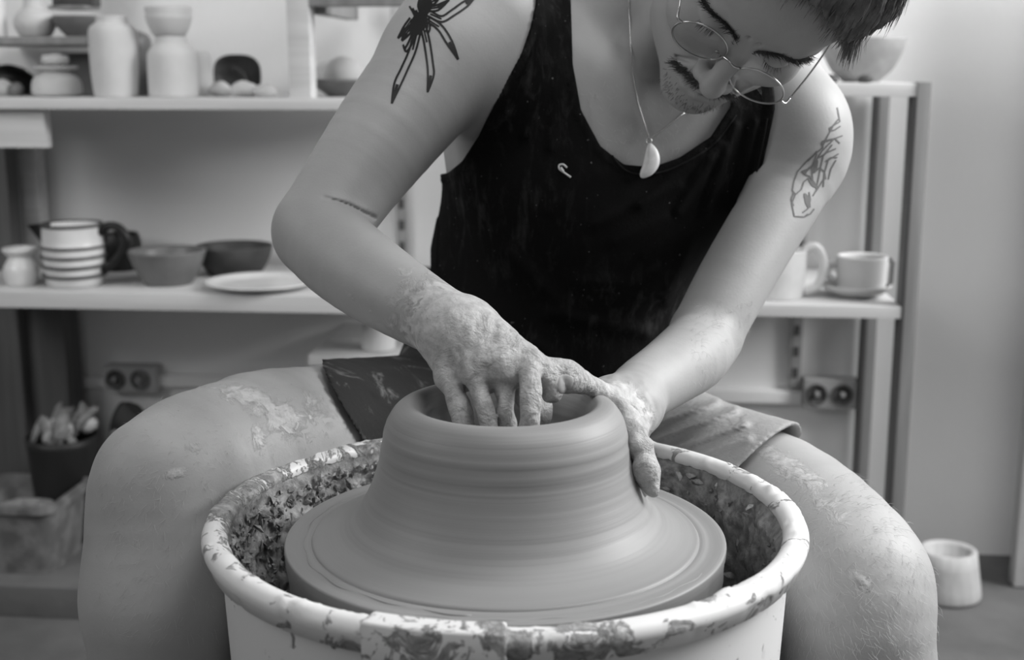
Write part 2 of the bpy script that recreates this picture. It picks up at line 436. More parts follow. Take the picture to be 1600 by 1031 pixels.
# --- upper unit behind the shoulder
up = empty('box_shelf', (0, 0, 0), -TH)
tag(up, 'grey wooden open frame standing on the upper board behind the tattooed shoulder', 'shelf')
s0 = q3(447, 80)[0]; s1 = q3(482, 80)[0]; s2 = q3(640, 80)[0]
boxw('front_post', s0, s1, TF+.01, TF+.05, zt1, 1.22, M['wood'], up)
boxw('top_rail', s1, s2+.2, TF+.01, TF+.05, q3(500, 9)[2], q3(500, -22)[2], M['woodg'], up)
boxw('back_post', q3(610, 60, TB-.06)[0], q3(636, 60, TB-.06)[0], TB-.06, TB-.02, zt1, 1.22, M['wood'], up)
boxw('side_rail', s1-.004, s1+.02, TF+.05, TB-.02, q3(500, 9)[2]-.012, q3(500, -22)[2], M['woodg'], up)
# --- slotted rails on the wall
for (px, ya, yb, nm) in ((69, 186, 604, 'leftmost slotted metal rail on the wall behind the striped jug'),
                         (629, 200, 560, 'slotted metal rail on the wall seen between arm and tank top'),
                         (1247, 330, 606, 'slotted metal rail on the wall left of the two cups on the right')):
    t = TW-.012
    c = W(px, (ya+yb)/2, t); za = W(px, ya, t)[2]; zb = W(px, yb, t)[2]
    r = empty('slotted_rail', wworld((c[0], t, 0)), -TH); tag(r, nm, 'rail')
    B().box((0, 0, (za+zb)/2), (.011, .006, (za-zb)/2), .001).obj('channel', M['rail'], r)
    k = 0; z = za-.02
    while z > zb+.01:
        B().box((0, -.0065, z), (.005, .0012, .0095)).obj('slot', M['slot'], r, False); z -= .043; k += 1
    if px == 629: boxw('dummy', 0, .01, 0, .01, 0, .01, M['rail'], r) if False else None
# --- cable trunking on the wall
def trunk(pxa, pxb, pya, h, label):
    a = W(pxa, pya, TW-.012); b = W(pxb, pya, TW-.012)
    o = B().box((0, 0, 0), ((b[0]-a[0])/2, .010, h), .002).obj('cable_trunking', M['wall'])
    wobj(o, ((a[0]+b[0])/2, TW-.010, a[2])); tag(o, label, 'trunking')
trunk(34, 165, 594, .011, 'thin horizontal cable trunking left of the left double socket')
trunk(248, 660, 594, .012, 'horizontal cable trunking right of the left double socket, ending behind the shorts')
trunk(1060, 1252, 616, .013, 'horizontal cable trunking left of the right-hand wall socket')
a = W(1239, 500, TW-.008)
# --- sockets
def socket(px0, py0, px1, py1, label):
    a = W(px0, py0, TW-.03); b = W(px1, py1, TW-.03)
    hx = (b[0]-a[0])/2; hz = (a[2]-b[2])/2
    r = empty('wall_socket', wworld(((a[0]+b[0])/2, TW, (a[2]+b[2])/2)), -TH); tag(r, label, 'socket')
    autos(B().box((0, -.021, 0), (hx, .021, hz), .006).obj('housing', M['plastic'], r))
    for sx in (-1, 1):
        o = B()
        o.lathe([(.0, 0), (.017, 0), (.0185, .002), (.0185, .004), (.021, .004), (.021, 0)], 24)
        q = o.obj('socket_ring', M['socketd'], r); q.rotation_euler = (math.pi/2, 0, 0); q.location = (sx*hx*.47-hx*.06, -.042, 0)
        o = B().box((0, 0, 0), (.004, .004, .009), .001).obj('socket_insert', M['plastic'], q)
        o.location = (0.0, 0.002, .005)
socket(164, 570, 248, 612, 'grey double wall socket above the black bucket of scraps')
socket(1256, 590, 1338, 638, 'grey double wall socket at the right, under the shelf with the cups')
# --- right shelving
rb = empty('shelf_frame', (0, 0, 0), -TH)
tag(rb, 'grey wooden shelf frame with two boards and tall posts, right of the man', 'shelf')
TFr = 2.12
fa = q3(1424, 300, TFr)[0]; fb = q3(1441, 300, TFr)[0]
zT = q3(1400, 128, TFr)[2]; zTb = q3(1400, 151, TFr)[2]
zM = q3(1300, 478, TFr)[2]; zMb = q3(1300, 497, TFr)[2]
pz = (1441-1424)
boxw('front_post', fa-.0, fb+.004, TFr, TFr+.05, 0, zT, M['woodg'], rb)
ra = q3(1365, 300, TB-.02)[0]; rc = q3(1381, 300, TB-.02)[0]
boxw('back_post', ra, rc, TB-.03, TB+.02, 0, zTb, M['woodg'], rb)
boxw('shelf_board', q3(1000, 140, TFr)[0], fa, TFr+.003, TB+.02, zTb, zT-.002, M['wood'], rb)
boxw('shelf_board', q3(1000, 490, TFr)[0], q3(1409, 490, TFr)[0], TFr+.003, TB+.02, zMb, zM, M['wood'], rb)
boxw('inner_shade_strip', fa-.004, fa, TFr+.004, TFr+.05, 0, zTb, M['woodd'], rb)  # thin dark strip painting the shade on the front post's inner side
boxw('back_shade_strip', ra-.005, ra, TB-.028, TB+.02, 0, zTb, M['woodd'], rb)  # same for the back post: its shaded inner side as a dark strip
# --- standing board at the right edge
p = wfloor(1584, 920)
bo = B().box((.25, .02, .62), (.25, .016, .62), .002).obj('standing_board', M['board']); wobj(bo, (p[0], p[1], .002))
tag(bo, 'pale upright board leaning at the right edge of the picture, near the floor pot', 'board')

# ------------------------------------------------------------------ pottery on the shelves
PPM = lambda t: FPX/(t*1.0)
def pot(name, prof_px, px, pybase, t, m, label, cat, n=48, wall=True, group=None, wob=None, zfix=None):
    """profile in photo pixels (radius, height above base) at wall depth t"""
    q = W(px, pybase, t)
    if zfix is not None: q[2] = zfix
    d = float(np.dot(wworld(q)-CAM, FW)); k = d/FPX
    pr = [(r*k, h*k*.93) for r, h in prof_px]
    pts = [np.array(a) for a in pr]; sm = spl([np.array([a[0], a[1], 0]) for a in pts], 4)
    prof = [(0, 0)] + [(max(.0005, a[0]), max(0, a[1])) for a in sm]
    if wall:
        top = prof[-1]; prof += [(top[0]-.0015, top[1]+.0015), (top[0]-.004, top[1])]
        prof += [(max(.0008, a[0]-.006), max(a[1], .006)) for a in sm[::-1][2:]] + [(0, .006)]
    else: prof += [(0, prof[-1][1])]
    r = empty(name, wworld(q), -TH); tag(r, label, cat, group)
    B().lathe(prof, n, wob=wob).obj('body', m, r)
    r['k'] = k; return r, k
ZU, ZM = zt1, zt2; ZR, ZRT = zM, zT-.002
# upper board, left to right
r, k = pot('lidded_jar', [(24, 0), (36, 2), (38, 12), (34, 24), (22, 31), (21, 34), (33, 37), (33, 40)], 90, 151, 2.27, M['bisque'], 'small squat white lidded jar under the little grey shelf at the upper left', 'jar', zfix=ZU, wall=False); r.scale = (1, 1, 1.25)
B().lathe([(0, .040*1), (.020, .040), (.024, .043), (.023, .052), (.0, .055)], 32, (0, 0, .006)).obj('lid', M['bisque'], r)
r, k = pot('tall_vase', [(30, 0), (33, 4), (36, 40), (37, 90), (35, 112), (25, 122), (24, 131)], 182, 154, 2.23, M['bisque'], 'tall white cylindrical vase with narrow neck, left of the stoppered bottle', 'vase', zfix=ZU)
r, k = pot('grey_canister', [(26, 0), (28, 5), (29, 60), (27, 95), (12, 106)], 212, 152, 2.36, M['grey'], 'dark grey canister half hidden behind the tall white vase', 'canister', zfix=ZU)
r, k = pot('white_bottle', [(36, 0), (38, 5), (38, 60), (35, 76), (26, 88), (24, 98)], 272, 153, 2.24, M['bisque'], 'broad white bisque bottle carrying a small bowl on its mouth', 'bottle', zfix=ZU)
kb = k; hb = 98*kb*.93
q = W(270, 153, 2.24)
bw = empty('small_bowl', wworld((q[0], 2.24, ZU+hb+.001)), -TH); tag(bw, 'small white bowl with rolled rim on top of the broad bottle', 'bowl')
pr = [(0, 0), (22, 0), (26, 4), (31, 14), (35, 26), (36, 31), (34, 34), (36, 38), (35, 43)]
sm = [(a*kb, b*kb) for a, b in pr]
B().lathe(sm + [(sm[-1][0]-.004, sm[-1][1]), (sm[-4][0]-.006, sm[-4][1]), (.02, .010), (0, .008)], 48).obj('body', M['bisque'], bw)
B().lathe([(sm[-1][0]-.001, sm[-1][1]-.003), (sm[-1][0]+.002, sm[-1][1]), (sm[-1][0]-.002, sm[-1][1]+.002), (sm[-1][0]-.005, sm[-1][1])], 48).obj('rolled_rim', M['bisque'], bw)
pot('short_beaker', [(22, 0), (24, 4), (24, 60), (20, 72)], 308, 153, 2.33, M['bisque'], 'slim white beaker behind the right side of the broad bottle', 'beaker', zfix=ZU)
# dark serving dish standing on edge
q = W(368, 150, 2.40); k = 2.4/FPX
dr = empty('dark_dish', wworld((q[0], 2.42, ZU)), -TH); tag(dr, 'dark oval stoneware dish standing on edge behind white lumps on the upper board', 'dish')
b = B(); vs = []
def sq(a, rx, rz, n=2.8):
    c, s_ = math.cos(a), math.sin(a); return (math.copysign(abs(c)**(2/n), c)*rx, math.copysign(abs(s_)**(2/n), s_)*rz)
N = 48; rings = []
for (rx, rz, y) in ((.001, .001, .012), (.030, .024, .012), (.038, .031, .006), (.044, .036, -.004), (.046, .038, -.004), (.044, .036, .006), (.034, .028, .018), (.001, .001, .018)):
    rings.append([(sq(2*math.pi*i/N, rx, rz)[0], y, sq(2*math.pi*i/N, rx, rz)[1]+.038) for i in range(N)])
vs = [v for r_ in rings for v in r_]; fs = [(j*N+i, j*N+(i+1) % N, (j+1)*N+(i+1) % N, (j+1)*N+i) for j in range(len(rings)-1) for i in range(N)]
b.add(vs, fs); b.obj('body', M['dgrey'], dr)
b = B(); b.tube([(-.020, .002, .045), (-.006, .003, .052), (.010, .003, .040), (.018, .003, .020)], .0035, 8).obj('raised_swirl', M['dgrey'], dr)
def lump(name, loc, r, m, label, cat, seed, group=None, sub=3):
    import bmesh
    bm = bmesh.new(); bmesh.ops.create_icosphere(bm, subdivisions=sub, radius=1)
    P_ = np.array([v.co[:] for v in bm.verts], np.float32)
    nn = 1+.35*fbm(P_*.5+seed, 2.2, 3)
    for v, s_ in zip(bm.verts, nn): v.co = Vector((v.co.x*r[0]*s_, v.co.y*r[1]*s_, max(v.co.z*r[2]*s_, -r[2]*.7)))
    me = bpy.data.meshes.new(name); bm.to_mesh(me); bm.free()
    o = link(name, me, m); o.location = Vector(loc)+Vector((0, 0, r[2]*.7)); tag(o, label, cat, group); return o
for i, (px, t, rr, lb) in enumerate(((345, 2.30, .020, 'white clay lump beside the white beaker, in front of the dark dish'),
                      (383, 2.27, .022, 'largest white clay lump in front of the dark dish'),
                      (415, 2.26, .018, 'small bright clay lump right of the dark dish, nearest the frame post'))):
    q = W(px, 152, t); lump('clay_lump', wworld((q[0], t, ZU)), (rr*1.15, rr, rr*.75), M['bisque'], lb, 'clay lump', i*3.1)
# dish with two spheres in the box shelf
r, k = pot('footed_dish', [(22, 0), (24, 3), (38, 14), (52, 24), (54, 28)], 534, 150, 2.3, M['grey'], 'shallow grey dish holding two white round cups behind the tattooed arm', 'dish', zfix=ZU)
q = W(534, 150, 2.3)
for i, (dx, rr, lb) in enumerate(((.004, .034, 'round white cup in the shallow dish, nearer the arm'), (-.030, .028, 'tilted white cup at the left in the shallow dish'))):
    o = lump('round_cup', wworld((q[0]+dx, 2.3+(.0 if i == 0 else .02), ZU+.014)), (rr, rr, rr), M['bisque'], lb, 'cup', 40+i, sub=4)
    v = np.array([list(p_.co) for p_ in o.data.vertices])
    o.data.vertices.foreach_set('co', (v/np.linalg.norm(v/rr, axis=1)[:, None]).astype(np.float32).ravel())
pot('dark_base_pot', [(20, 0), (34, 4), (44, 18), (30, 30)], 560, 150, 2.42, M['dgrey'], 'low dark pot behind the shallow grey dish', 'pot', zfix=ZU)
# small grey shelf, upper left
zS = q3(60, 57, 2.26)[2]
pot('round_vase', [(16, 0), (24, 4), (32, 22), (28, 38), (16, 50), (14, 75)], 56, 58, 2.36, M['bisque'], 'round-bellied white vase on the small grey shelf at the upper left', 'vase', zfix=zS)
pot('white_cylinder', [(16, 0), (17, 4), (17, 80)], -6, 58, 2.34, M['white'], 'white cylinder at the extreme left on the small grey shelf', 'vase', zfix=zS)
pot('wide_bowl', [(20, 0), (24, 3), (38, 20), (44, 34)], 128, 58, 2.36, M['grey'], 'wide grey bowl on the small grey shelf behind the tall vase', 'bowl', zfix=zS)
q = W(134, 12, 2.48)
o = boxw('dark_box', -.04, .04, -.02, .02, 0, .09, M['dgrey']); o.location = wworld((q[0], 2.44, q[2])); tag(o, 'dark box at the top edge above the wide grey bowl', 'box')
sb = boxw('box_bracket', -.035, .035, -.05, .03, -.006, 0, M['woodg']); sb.location = wworld((q[0], 2.44, q[2])); tag(sb, 'thin bracket under the dark box at the top edge', 'bracket')
# clutter under small shelf
for i, (px, t, rx, rz, m, lb) in enumerate(((6, 2.3, .022, .018, 'bisque', 'white shard at the far left of the upper board'), (26, 2.28, .014, .014, 'grey', 'small grey knob-shaped lump beside the white shard'), (22, 2.42, .05, .034, 'black', 'black round pot in the shadow under the small shelf'))):
    q = W(px, 152, t); lump('clay_piece', wworld((q[0], t, ZU)), (rx, rx*.8, rz), M[m], lb, 'clay piece', 60+i)
q = W(130, 152, 2.42); o = boxw('grey_block', -.035, .035, -.03, .03, 0, .078, M['grey']); o.location = wworld((q[0], 2.44, ZU+.001)); tag(o, 'grey block under the small shelf, left of the tall vase', 'block')
# middle board
r, k = pot('small_vase', [(20, 0), (23, 3), (26, 16), (26, 30), (20, 42), (18, 48), (26, 58), (26, 62)], 36, 459, 2.24, M['white'], 'small white vase with flared rim at the left of the middle board', 'vase', zfix=ZM)
# striped jug
q = W(119, 454, 2.25); k = float(np.dot(wworld(q)-CAM, FW))/FPX
jg = empty('striped_jug', wworld((q[0], 2.25, ZM)), -TH); tag(jg, 'white jug with dark bands, black spout and black handle on the middle board', 'jug')
prof = [(38, 0), (43, 3), (44, 15), (45.5, 20), (44, 24), (45.5, 33), (47, 37), (45, 41), (46.5, 50), (47.5, 54), (46, 58), (47, 68), (48, 71), (46, 76), (46, 84), (45, 105), (46, 110)]
def jp(a, b): return [(x*k, y*k) for x, y in prof[a:b]]
B().lathe([(0, 0)]+jp(0, 17)+[((46-4)*k, 110*k), (42*k, 80*k), (40*k, 8*k), (0, 8*k)], 56).obj('body', M['white'], jg)
for z in (20, 37, 54, 71):
    B().lathe([((46.2)*k, (z-3)*k), (49.2*k, (z-1.5)*k), (49.2*k, (z+1.5)*k), (46.2*k, (z+3)*k)], 56).obj('band', M['dgrey'], jg)
B().lathe([(46.3*k, 107*k), (47.5*k, 109*k), (46.5*k, 113*k), (43*k, 112*k)], 56).obj('rim', M['dgrey'], jg)
b = B(); vs = []
for (x, y, z) in ((-40, -16, 112), (-72, 0, 108), (-40, 16, 112), (-40, -20, 70), (-50, 0, 74), (-40, 20, 70)): vs.append((x*k, y*k, z*k))
b.add(vs, [(0, 1, 2), (3, 5, 4), (0, 3, 4, 1), (1, 4, 5, 2), (0, 2, 5, 3)]); b.obj('spout', M['black'], jg, False)
B().tube(spl([(44*k, 0, 95*k), (58*k, 0, 108*k), (76*k, 0, 104*k), (86*k, 0, 84*k), (78*k, 0, 60*k), (62*k, 0, 40*k), (46*k, 0, 28*k)], 5), [(7.5)*k]*31, 12).obj('handle', M['black'], jg)
for o_ in [jg]: o_.scale = (1, 1, .86)
pot('black_mug', [(26, 0), (32, 4), (34, 40), (30, 60)], 190, 442, 2.44, M['black'], 'dark round pot behind the black jug handle', 'pot', zfix=ZM)
pot('grey_bowl', [(34, 0), (38, 3), (50, 26), (57, 46), (60, 56)], 264, 452, 2.28, M['grey'], 'mid-grey bowl in front on the middle board', 'bowl', zfix=ZM)
pot('dark_bowl', [(38, 0), (42, 3), (52, 20), (58, 38), (60, 47)], 368, 438, 2.41, M['dgrey'], 'dark deep bowl behind, right of the mid-grey bowl', 'bowl', zfix=ZM)
pot('flat_plate', [(46, 0), (52, 2), (74, 6), (86, 12)], 408, 468, 2.25, M['white'], 'flat white plate on the middle board next to the elbow', 'plate', zfix=ZM)
pot('glass_jar', [(24, 0), (26, 3), (26, 36), (22, 42)], 592, 545, 2.30, M['white'], 'pale jar on the low ledge glimpsed under the forearm', 'jar')
q = W(592, 545, 2.30)
o = boxw('low_ledge', -.12, .12, -.06, .243, -.02, -.001, M['wood']); o.location = wworld(q); tag(o, 'low wooden ledge glimpsed under the forearm', 'ledge')
pot('flat_dish', [(24, 0), (30, 3), (30, 14), (26, 18)], 660, 436, 2.36, M['dgrey'], 'flat dark lid seen between forearm and tank top', 'lid', zfix=ZM)
# right board
r, k = pot('white_mug', [(36, 0), (40, 3), (44, 40), (44, 72), (44, 80)], 1212, 476, 2.20, M['white'], 'white mug with big round handle beside the forearm on the right board', 'mug', zfix=ZR)
B().tube(spl([(40*k, 0, 74*k), (56*k, 0, 80*k), (68*k, 0, 64*k), (70*k, 0, 40*k), (62*k, 0, 18*k), (42*k, 0, 10*k)], 6), [7*k]*31, 12).obj('handle', M['white'], r)
r, k = pot('saucer', [(26, 0), (30, 3), (48, 12), (54, 20)], 1336, 474, 2.22, M['bisque'], 'shallow saucer under the grey cup on the right board', 'saucer', zfix=ZR)
q = W(1336, 474, 2.22); r, k = pot('grey_cup', [(32, 0), (36, 2), (38, 28), (39, 54), (39, 61)], 1344, 468, 2.22, M['bisque'], 'pale cup with angular handle standing in the saucer', 'cup', zfix=ZR+.0068)
B().tube([(36*k, 0, 52*k), (44*k, 0, 53*k), (47*k, 0, 48*k), (46*k, 0, 18*k), (44*k, 0, 12*k), (34*k, 0, 10*k)], 4*k, 8).obj('handle', M['grey'], r)
B().tube(spl([(-36*k, 0, 44*k), (-50*k, 0, 44*k), (-52*k, 0, 28*k), (-37*k, 0, 16*k)], 4), [5*k]*13, 8).obj('handle', M['bisque'], r)
pot('big_pale_bowl', [(26, 0), (30, 3), (48, 22), (62, 52), (66, 72)], 1345, 126, 2.30, M['rail'], 'big pale bowl on top of the right shelf frame behind the hair', 'bowl', zfix=ZRT)
for px, lb in ((1298, 'dark pebble-like lump under the hair on top of the frame'), (1352, 'dark lump in front of the big pale bowl')):
    q = W(px, 127, 2.17); lump('dark_lump', wworld((q[0], 2.17, ZRT)), (.013, .01, .008), M['dgrey'], lb, 'lump', px*.01, sub=2)
# ------------------------------------------------------------------ things on the floor
p = wfloor(1476, 930); d = float(np.dot(wworld(p)-CAM, FW)); k = d/FPX
fp = empty('floor_pot', wworld(p), -TH); tag(fp, 'white tapered flower pot standing on the floor at the right', 'pot')
pr = [(0, 0), (49, 0), (53, 3), (54, 8), (52, 25), (47, 60), (43.5, 86)]
pr = [(r_*k, z*k*.88) for r_, z in pr]
B().lathe(pr+[(pr[-1][0]-.007, pr[-1][1]+.002), (pr[-1][0]-.014, pr[-1][1]-.004), (.036, .02), (0, .018)], 56).obj('body', M['board'], fp)
# bucket of scraps
ZP = W(60, 896, 2.12)[2]
plt = B().box((0, 0, ZP/2), (.55, .17, ZP/2), .004).obj('low_platform', M['floor'])
wobj(autos(plt), (W(205, 900, 2.1)[0]-.55, 2.23, 0)); tag(plt, 'low grey platform under the plastic tub at the lower left', 'platform')
p = W(102, 760, 2.30); p[2] = ZP; d = float(np.dot(wworld(p)-CAM, FW)); k = d/FPX
bk = empty('black_bucket', wworld(p), -TH); tag(bk, 'black bucket filled with clay scraps at the left behind the knee', 'bucket')
H = W(102, 680, 2.30)[2]-ZP
B().lathe([(0, 0), (38*k, 0), (40*k, .003), (52*k, H*.9), (54*k, H*.93), (54*k, H), (50*k, H), (38*k, .01), (0, .01)], 48).obj('body', M['bucket'], bk)
for i in range(44):
    a = rng.random()*6.28; rr = 40*k*math.sqrt(rng.random())
    c = Vector(wworld(p))+Vector((rr*math.cos(a), rr*math.sin(a), H-.016+.022*rng.random()))
    o = lump('clay_scrap', c, (.006+.010*rng.random(), .006+.010*rng.random(), .012+.026*rng.random()), M['scrap' if i % 5 else 'wood'], 'clay scrap heaped in the black bucket at the left', 'clay scrap', 100+i*1.7, 'clay scraps in the black bucket', sub=2)
    o.rotation_euler = (rng.random(), rng.random(), rng.random()*3)
# sack behind it
q = W(212, 760, 2.46); o = lump('plastic_sack', wworld((q[0], 2.465, 0.0)), (.07, .045, .165), M['dgrey'], 'dark crumpled sack leaning on the wall behind the knee', 'sack', 9.3, sub=5)
q = W(158, 760, 2.34); o = boxw('white_batten', -.006, .006, -.01, .01, 0, .20, M['wood']); o.location = wworld((q[0], 2.375, ZP+.001)); o.rotation_euler = (0, math.radians(6), -TH); tag(o, 'thin pale batten standing between bucket and sack', 'batten')
# wooden plank under tub + tub
p = W(18, 896, 2.10); p[2] = ZP; d = float(np.dot(wworld(p)-CAM, FW)); k = d/FPX
tb = empty('plastic_tub', wworld(p), -TH); tag(tb, 'cloudy plastic tub of clay on the floor at the lower left', 'tub')
def rbox(name, m, parent, w0, d0, w1, d1, h, th=.004, rad=.02):
    N = 40; rings = []
    for (w_, d_, z) in ((w0, d0, 0), (w0*.5+w1*.5, d0*.5+d1*.5, h*.5), (w1, d1, h), (w1+.008, d1+.008, h), (w1+.008, d1+.008, h-.012), (w1+.004, d1+.004, h-.012), (w1+.003, d1+.003, h+.003), (w1-.004, d1-.004, h+.002), (w0-.004, d0-.004, .005)):
        rings.append([(*sq(2*math.pi*(i+.5)/N, w_, d_, 7), z) for i in range(N)])
    vs = [v for r_ in rings for v in r_]; fs = [(j*N+i, j*N+(i+1) % N, (j+1)*N+(i+1) % N, (j+1)*N+i) for j in range(len(rings)-1) for i in range(N)]
    fs += [tuple(range(N))[::-1], tuple((len(rings)-1)*N+i for i in range(N))]
    bb = B(); bb.add(vs, fs); return autos(bb.obj(name, m, parent), 35)
TH_ = W(60, 800, 2.08)[2]-ZP
t = rbox('body', M['tub'], tb, .078, .075, .092, .090, TH_); t.location = (-.01, .09, .0005)
o = lump('contents', (0, 0, 0), (.078, .078, .02), M['slurry'], '', '', 77, sub=4); del o['label']; del o['category']
o.parent = tb; o.location = (-.01, .09, TH_-.045)
pl = boxw('floor_plank', -.5, .16, -.03, .30, -.001, .0, M['wood']); bpy.data.objects.remove(pl)
# ------------------------------------------------------------------ potter's wheel
def axis_z(py, Y):
    return CAM[2] - Y*math.tan(PITCH+math.atan((py-515.5)/FPX))
C0 = P(790, 832, 1.0); AX, AY = C0[0], C0[1]; ZB = C0[2]            # axis, top of the clay slab
k0 = 1.0/FPX
wheel = empty('potters_wheel', (AX, AY, 0)); tag(wheel, 'potter\'s wheel with white clay-spattered splash pan between the man\'s knees', 'pottery wheel')
RR = 460*k0
def deform(o, fn):
    n = len(o.data.vertices); v = np.empty(n*3, np.float32); o.data.vertices.foreach_get('co', v); v = v.reshape(-1, 3)
    o.data.vertices.foreach_set('co', fn(v).astype(np.float32).ravel()); o.data.update(); return o
zr = ZB+.0138
prof = []
# inside wall from the bottom up, over the rolled rim, down the outside
inner = [(.05, zr-.125), (.17, zr-.125), (.195, zr-.12), (.2045, zr-.10)]
for i in range(26): inner.append((RR-.0255+.0075*(i/25)**1.2, zr-.095+.083*i/25))
rim = []
for i in range(15):
    a = math.radians(205-i*(205+40)/14*1.0); rim.append((RR-.0088+.0098*math.cos(a), zr-.0015+.0085*math.sin(a)))
rim += [(RR-.004, zr-.015), (RR-.010, zr-.017), (RR-.0130, zr-.016)]
outer = [(RR-.0133, zr-.020), (RR-.0138, zr-.035), (RR-.0155, zr-.07), (RR-.0185, zr-.13), (RR-.024, zr-.15), (.10, zr-.155)]
NI = len(inner)*420; NRM = (len(inner)+len(rim))*420
pn = B().lathe(inner+rim+outer, 420).obj('splash_pan', M['pan'], wheel)
def fpan(v):
    r = np.hypot(v[:, 0], v[:, 1]); inn = np.arange(len(v)) < NI
    n = fbm(v+3.1, 70, 4); n2 = fbm(v+7.7, 22, 2)
    d = np.where(inn, np.clip(n+.12+n2*.5, 0, 1)*.012, 0)
    # lumps on the rim
    rimm = (np.arange(len(v)) >= NI) & (np.arange(len(v)) < NRM)
    d2 = np.where(rimm, np.clip(fbm(v+1.3, 95, 3)-.12, 0, 1)*.006, 0)
    v = v.copy(); f = (r-d)/np.maximum(r, 1e-5); v[:, 0] *= f; v[:, 1] *= f; v[:, 2] += d2; return v
deform(pn, fpan)
n = len(pn.data.vertices); v = np.empty(n*3, np.float32); pn.data.vertices.foreach_get('co', v); v = v.reshape(-1, 3)
r = np.hypot(v[:, 0], v[:, 1]); ang = np.degrees(np.arctan2(v[:, 1], v[:, 0]))
inn = np.arange(len(v)) < NI+420
cl = np.where(inn, 1.0, 0.0)
rimm = (~inn) & (np.arange(len(v)) < NRM)
cl = np.where(rimm, .08+.5*np.clip(fbm(v+5, 12, 2)+.1, 0, 1)+.20*(np.abs(ang-150) < 50)+.15*(np.abs(ang+95) < 25), cl)
cl = np.where((~inn) & ~rimm, .02, cl)
at = pn.data.attributes.new('clay', 'FLOAT', 'POINT'); at.data.foreach_set('value', cl.astype(np.float32))
# crust of dried clay trimmings clinging inside the pan: countless flakes
b = B()
for i in range(2600):
    a = rng.random()*2*math.pi; zz = zr-.010-.085*rng.random()**1.3
    side = math.cos(a)
    if side > -.1 and rng.random() < .90: continue
    rr = RR-.0185-.005*rng.random()-(zr-zz)*.08; c = np.array([rr*math.cos(a), rr*math.sin(a), zz])
    s_ = .0022+.0055*rng.random()**2; nrm = np.array([-math.cos(a), -math.sin(a), .25]); nrm = nrm+rng.normal(0, .55, 3); nrm /= np.linalg.norm(nrm)
    u = np.cross(nrm, rng.normal(0, 1, 3)); u /= np.linalg.norm(u); w_ = np.cross(nrm, u); m5 = []
    kk = 5
    for j in range(kk):
        an = 2*math.pi*j/kk; q_ = s_*(.6+.7*rng.random()); m5.append(c+q_*math.cos(an)*u+q_*.6*math.sin(an)*w_)
    m5.append(c+nrm*s_*.45)
    b.add(m5, [(j, (j+1) % kk, kk) for j in range(kk)]+[tuple(range(kk))[::-1]])
o = b.obj('clay_crust', M['slurry'], wheel, False); o['kind'] = 'stuff'
# pool of slurry in the pan
o = B().lathe([(.05, zr-.112), (.1, zr-.111), (.16, zr-.112), (.21, zr-.110)], 96).obj('slurry', M['slurry'], wheel)
deform(o, lambda v: v+np.stack([0*v[:, 0], 0*v[:, 0], .012*fbm(v+2, 30, 3)], 1))
# wheel head, housing, column, base, legs
B().lathe([(0, ZB-.075), (.158, ZB-.075), (.1655, ZB-.072), (.1655, ZB-.0325), (.160, ZB-.030), (0, ZB-.030)], 128).obj('wheel_head', M['bat'], wheel)
B().lathe([(0, ZB-.20), (.03, ZB-.20), (.03, ZB-.075), (0, ZB-.075)], 32).obj('spindle', M['housing'], wheel)
autos(B().box((0, .06, ZB-.21), (.22, .26, .055), .02).obj('housing', M['housing'], wheel))
for sx in (-1, 1):
    for sy in (-1, 1):
        B().tube([(sx*.17, .06+sy*.2, ZB-.25), (sx*.19, .06+sy*.22, 0.01)], .016, 14).obj('leg', M['housing'], wheel)
        q = B().tube([(sx*.19, .06+sy*.22, 0.012), (sx*.19, .06+sy*.22, 0.0)], .021, 14).obj('rubber_foot', M['bucket'], wheel)
# clips that join the two halves of the pan at the front
def arcbox(a0, a1, r0, r1, z0, z1, n=14):
    vs = []; fs = []
    for i in range(n+1):
        a = math.radians(a0+(a1-a0)*i/n)
        for (rr, z) in ((r0, z0), (r1, z0), (r1, z1), (r0, z1)): vs.append((rr*math.cos(a), rr*math.sin(a), z))
    for i in range(n):
        for j in range(4): fs.append((i*4+j, i*4+(j+1) % 4, i*4+4+(j+1) % 4, i*4+4+j))
    fs += [(3, 2, 1, 0), (n*4, n*4+1, n*4+2, n*4+3)]
    bb = B(); bb.add(vs, fs); return bb
def cl_attr(o, val):
    at = o.data.attributes.new('clay', 'FLOAT', 'POINT'); at.data.foreach_set('value', np.full(len(o.data.vertices), val, np.float32)); return o
o = arcbox(-112.5, -89.5, RR-.017, RR+.0022, zr-.021, zr+.0088).obj('joint_clip', M['pan'], wheel); cl_attr(o, .25)
md = o.modifiers.new('b', 'BEVEL'); md.width = .002; md.segments = 2
o = arcbox(-100, -91, RR-.019, RR+.0006, zr-.06, zr-.018).obj('joint_tab', M['pan'], wheel); cl_attr(o, .2)
md = o.modifiers.new('b', 'BEVEL'); md.width = .002; md.segments = 2
# ------------------------------------------------------------------ clay on the wheel
clay = empty('clay_pot', (AX, AY, 0)); tag(clay, 'wide wet clay pot being thrown on the turning wheel head', 'clay pot')
def zz(py): return axis_z(py, AY)
tops = zz(627)+.000
hs = ZB-.0
D = [ (0, 95), (60, 96), (92, 90), (104, 78), (112, 60), (119, 40), (126, 20), (134, 6), (142, 0), (151, -1), (160, 2), (168, 8), (175, 17), (181, 28), (185, 40), (187.5, 50), (188.2, 57), (189.2, 63), (191.3, 70), (192, 76), (192.4, 82), (194.2, 92), (197, 104), (201, 118), (206, 134), (213, 151), (220, 166), (228, 180), (240, 194), (254, 205), (270, 213), (288, 219.5), (297, 222), (300, 226)]
hpx = (tops-hs)
sc_ = hpx/226
prof = [(r_*k0, tops-h*sc_) for r_, h in D]
sm = spl([np.array([a, z, 0]) for a, z in prof], 5)
o = B().lathe([(max(a[0], 0), a[1]) for a in sm], 200).obj('pot_wall', M['clay'], clay)
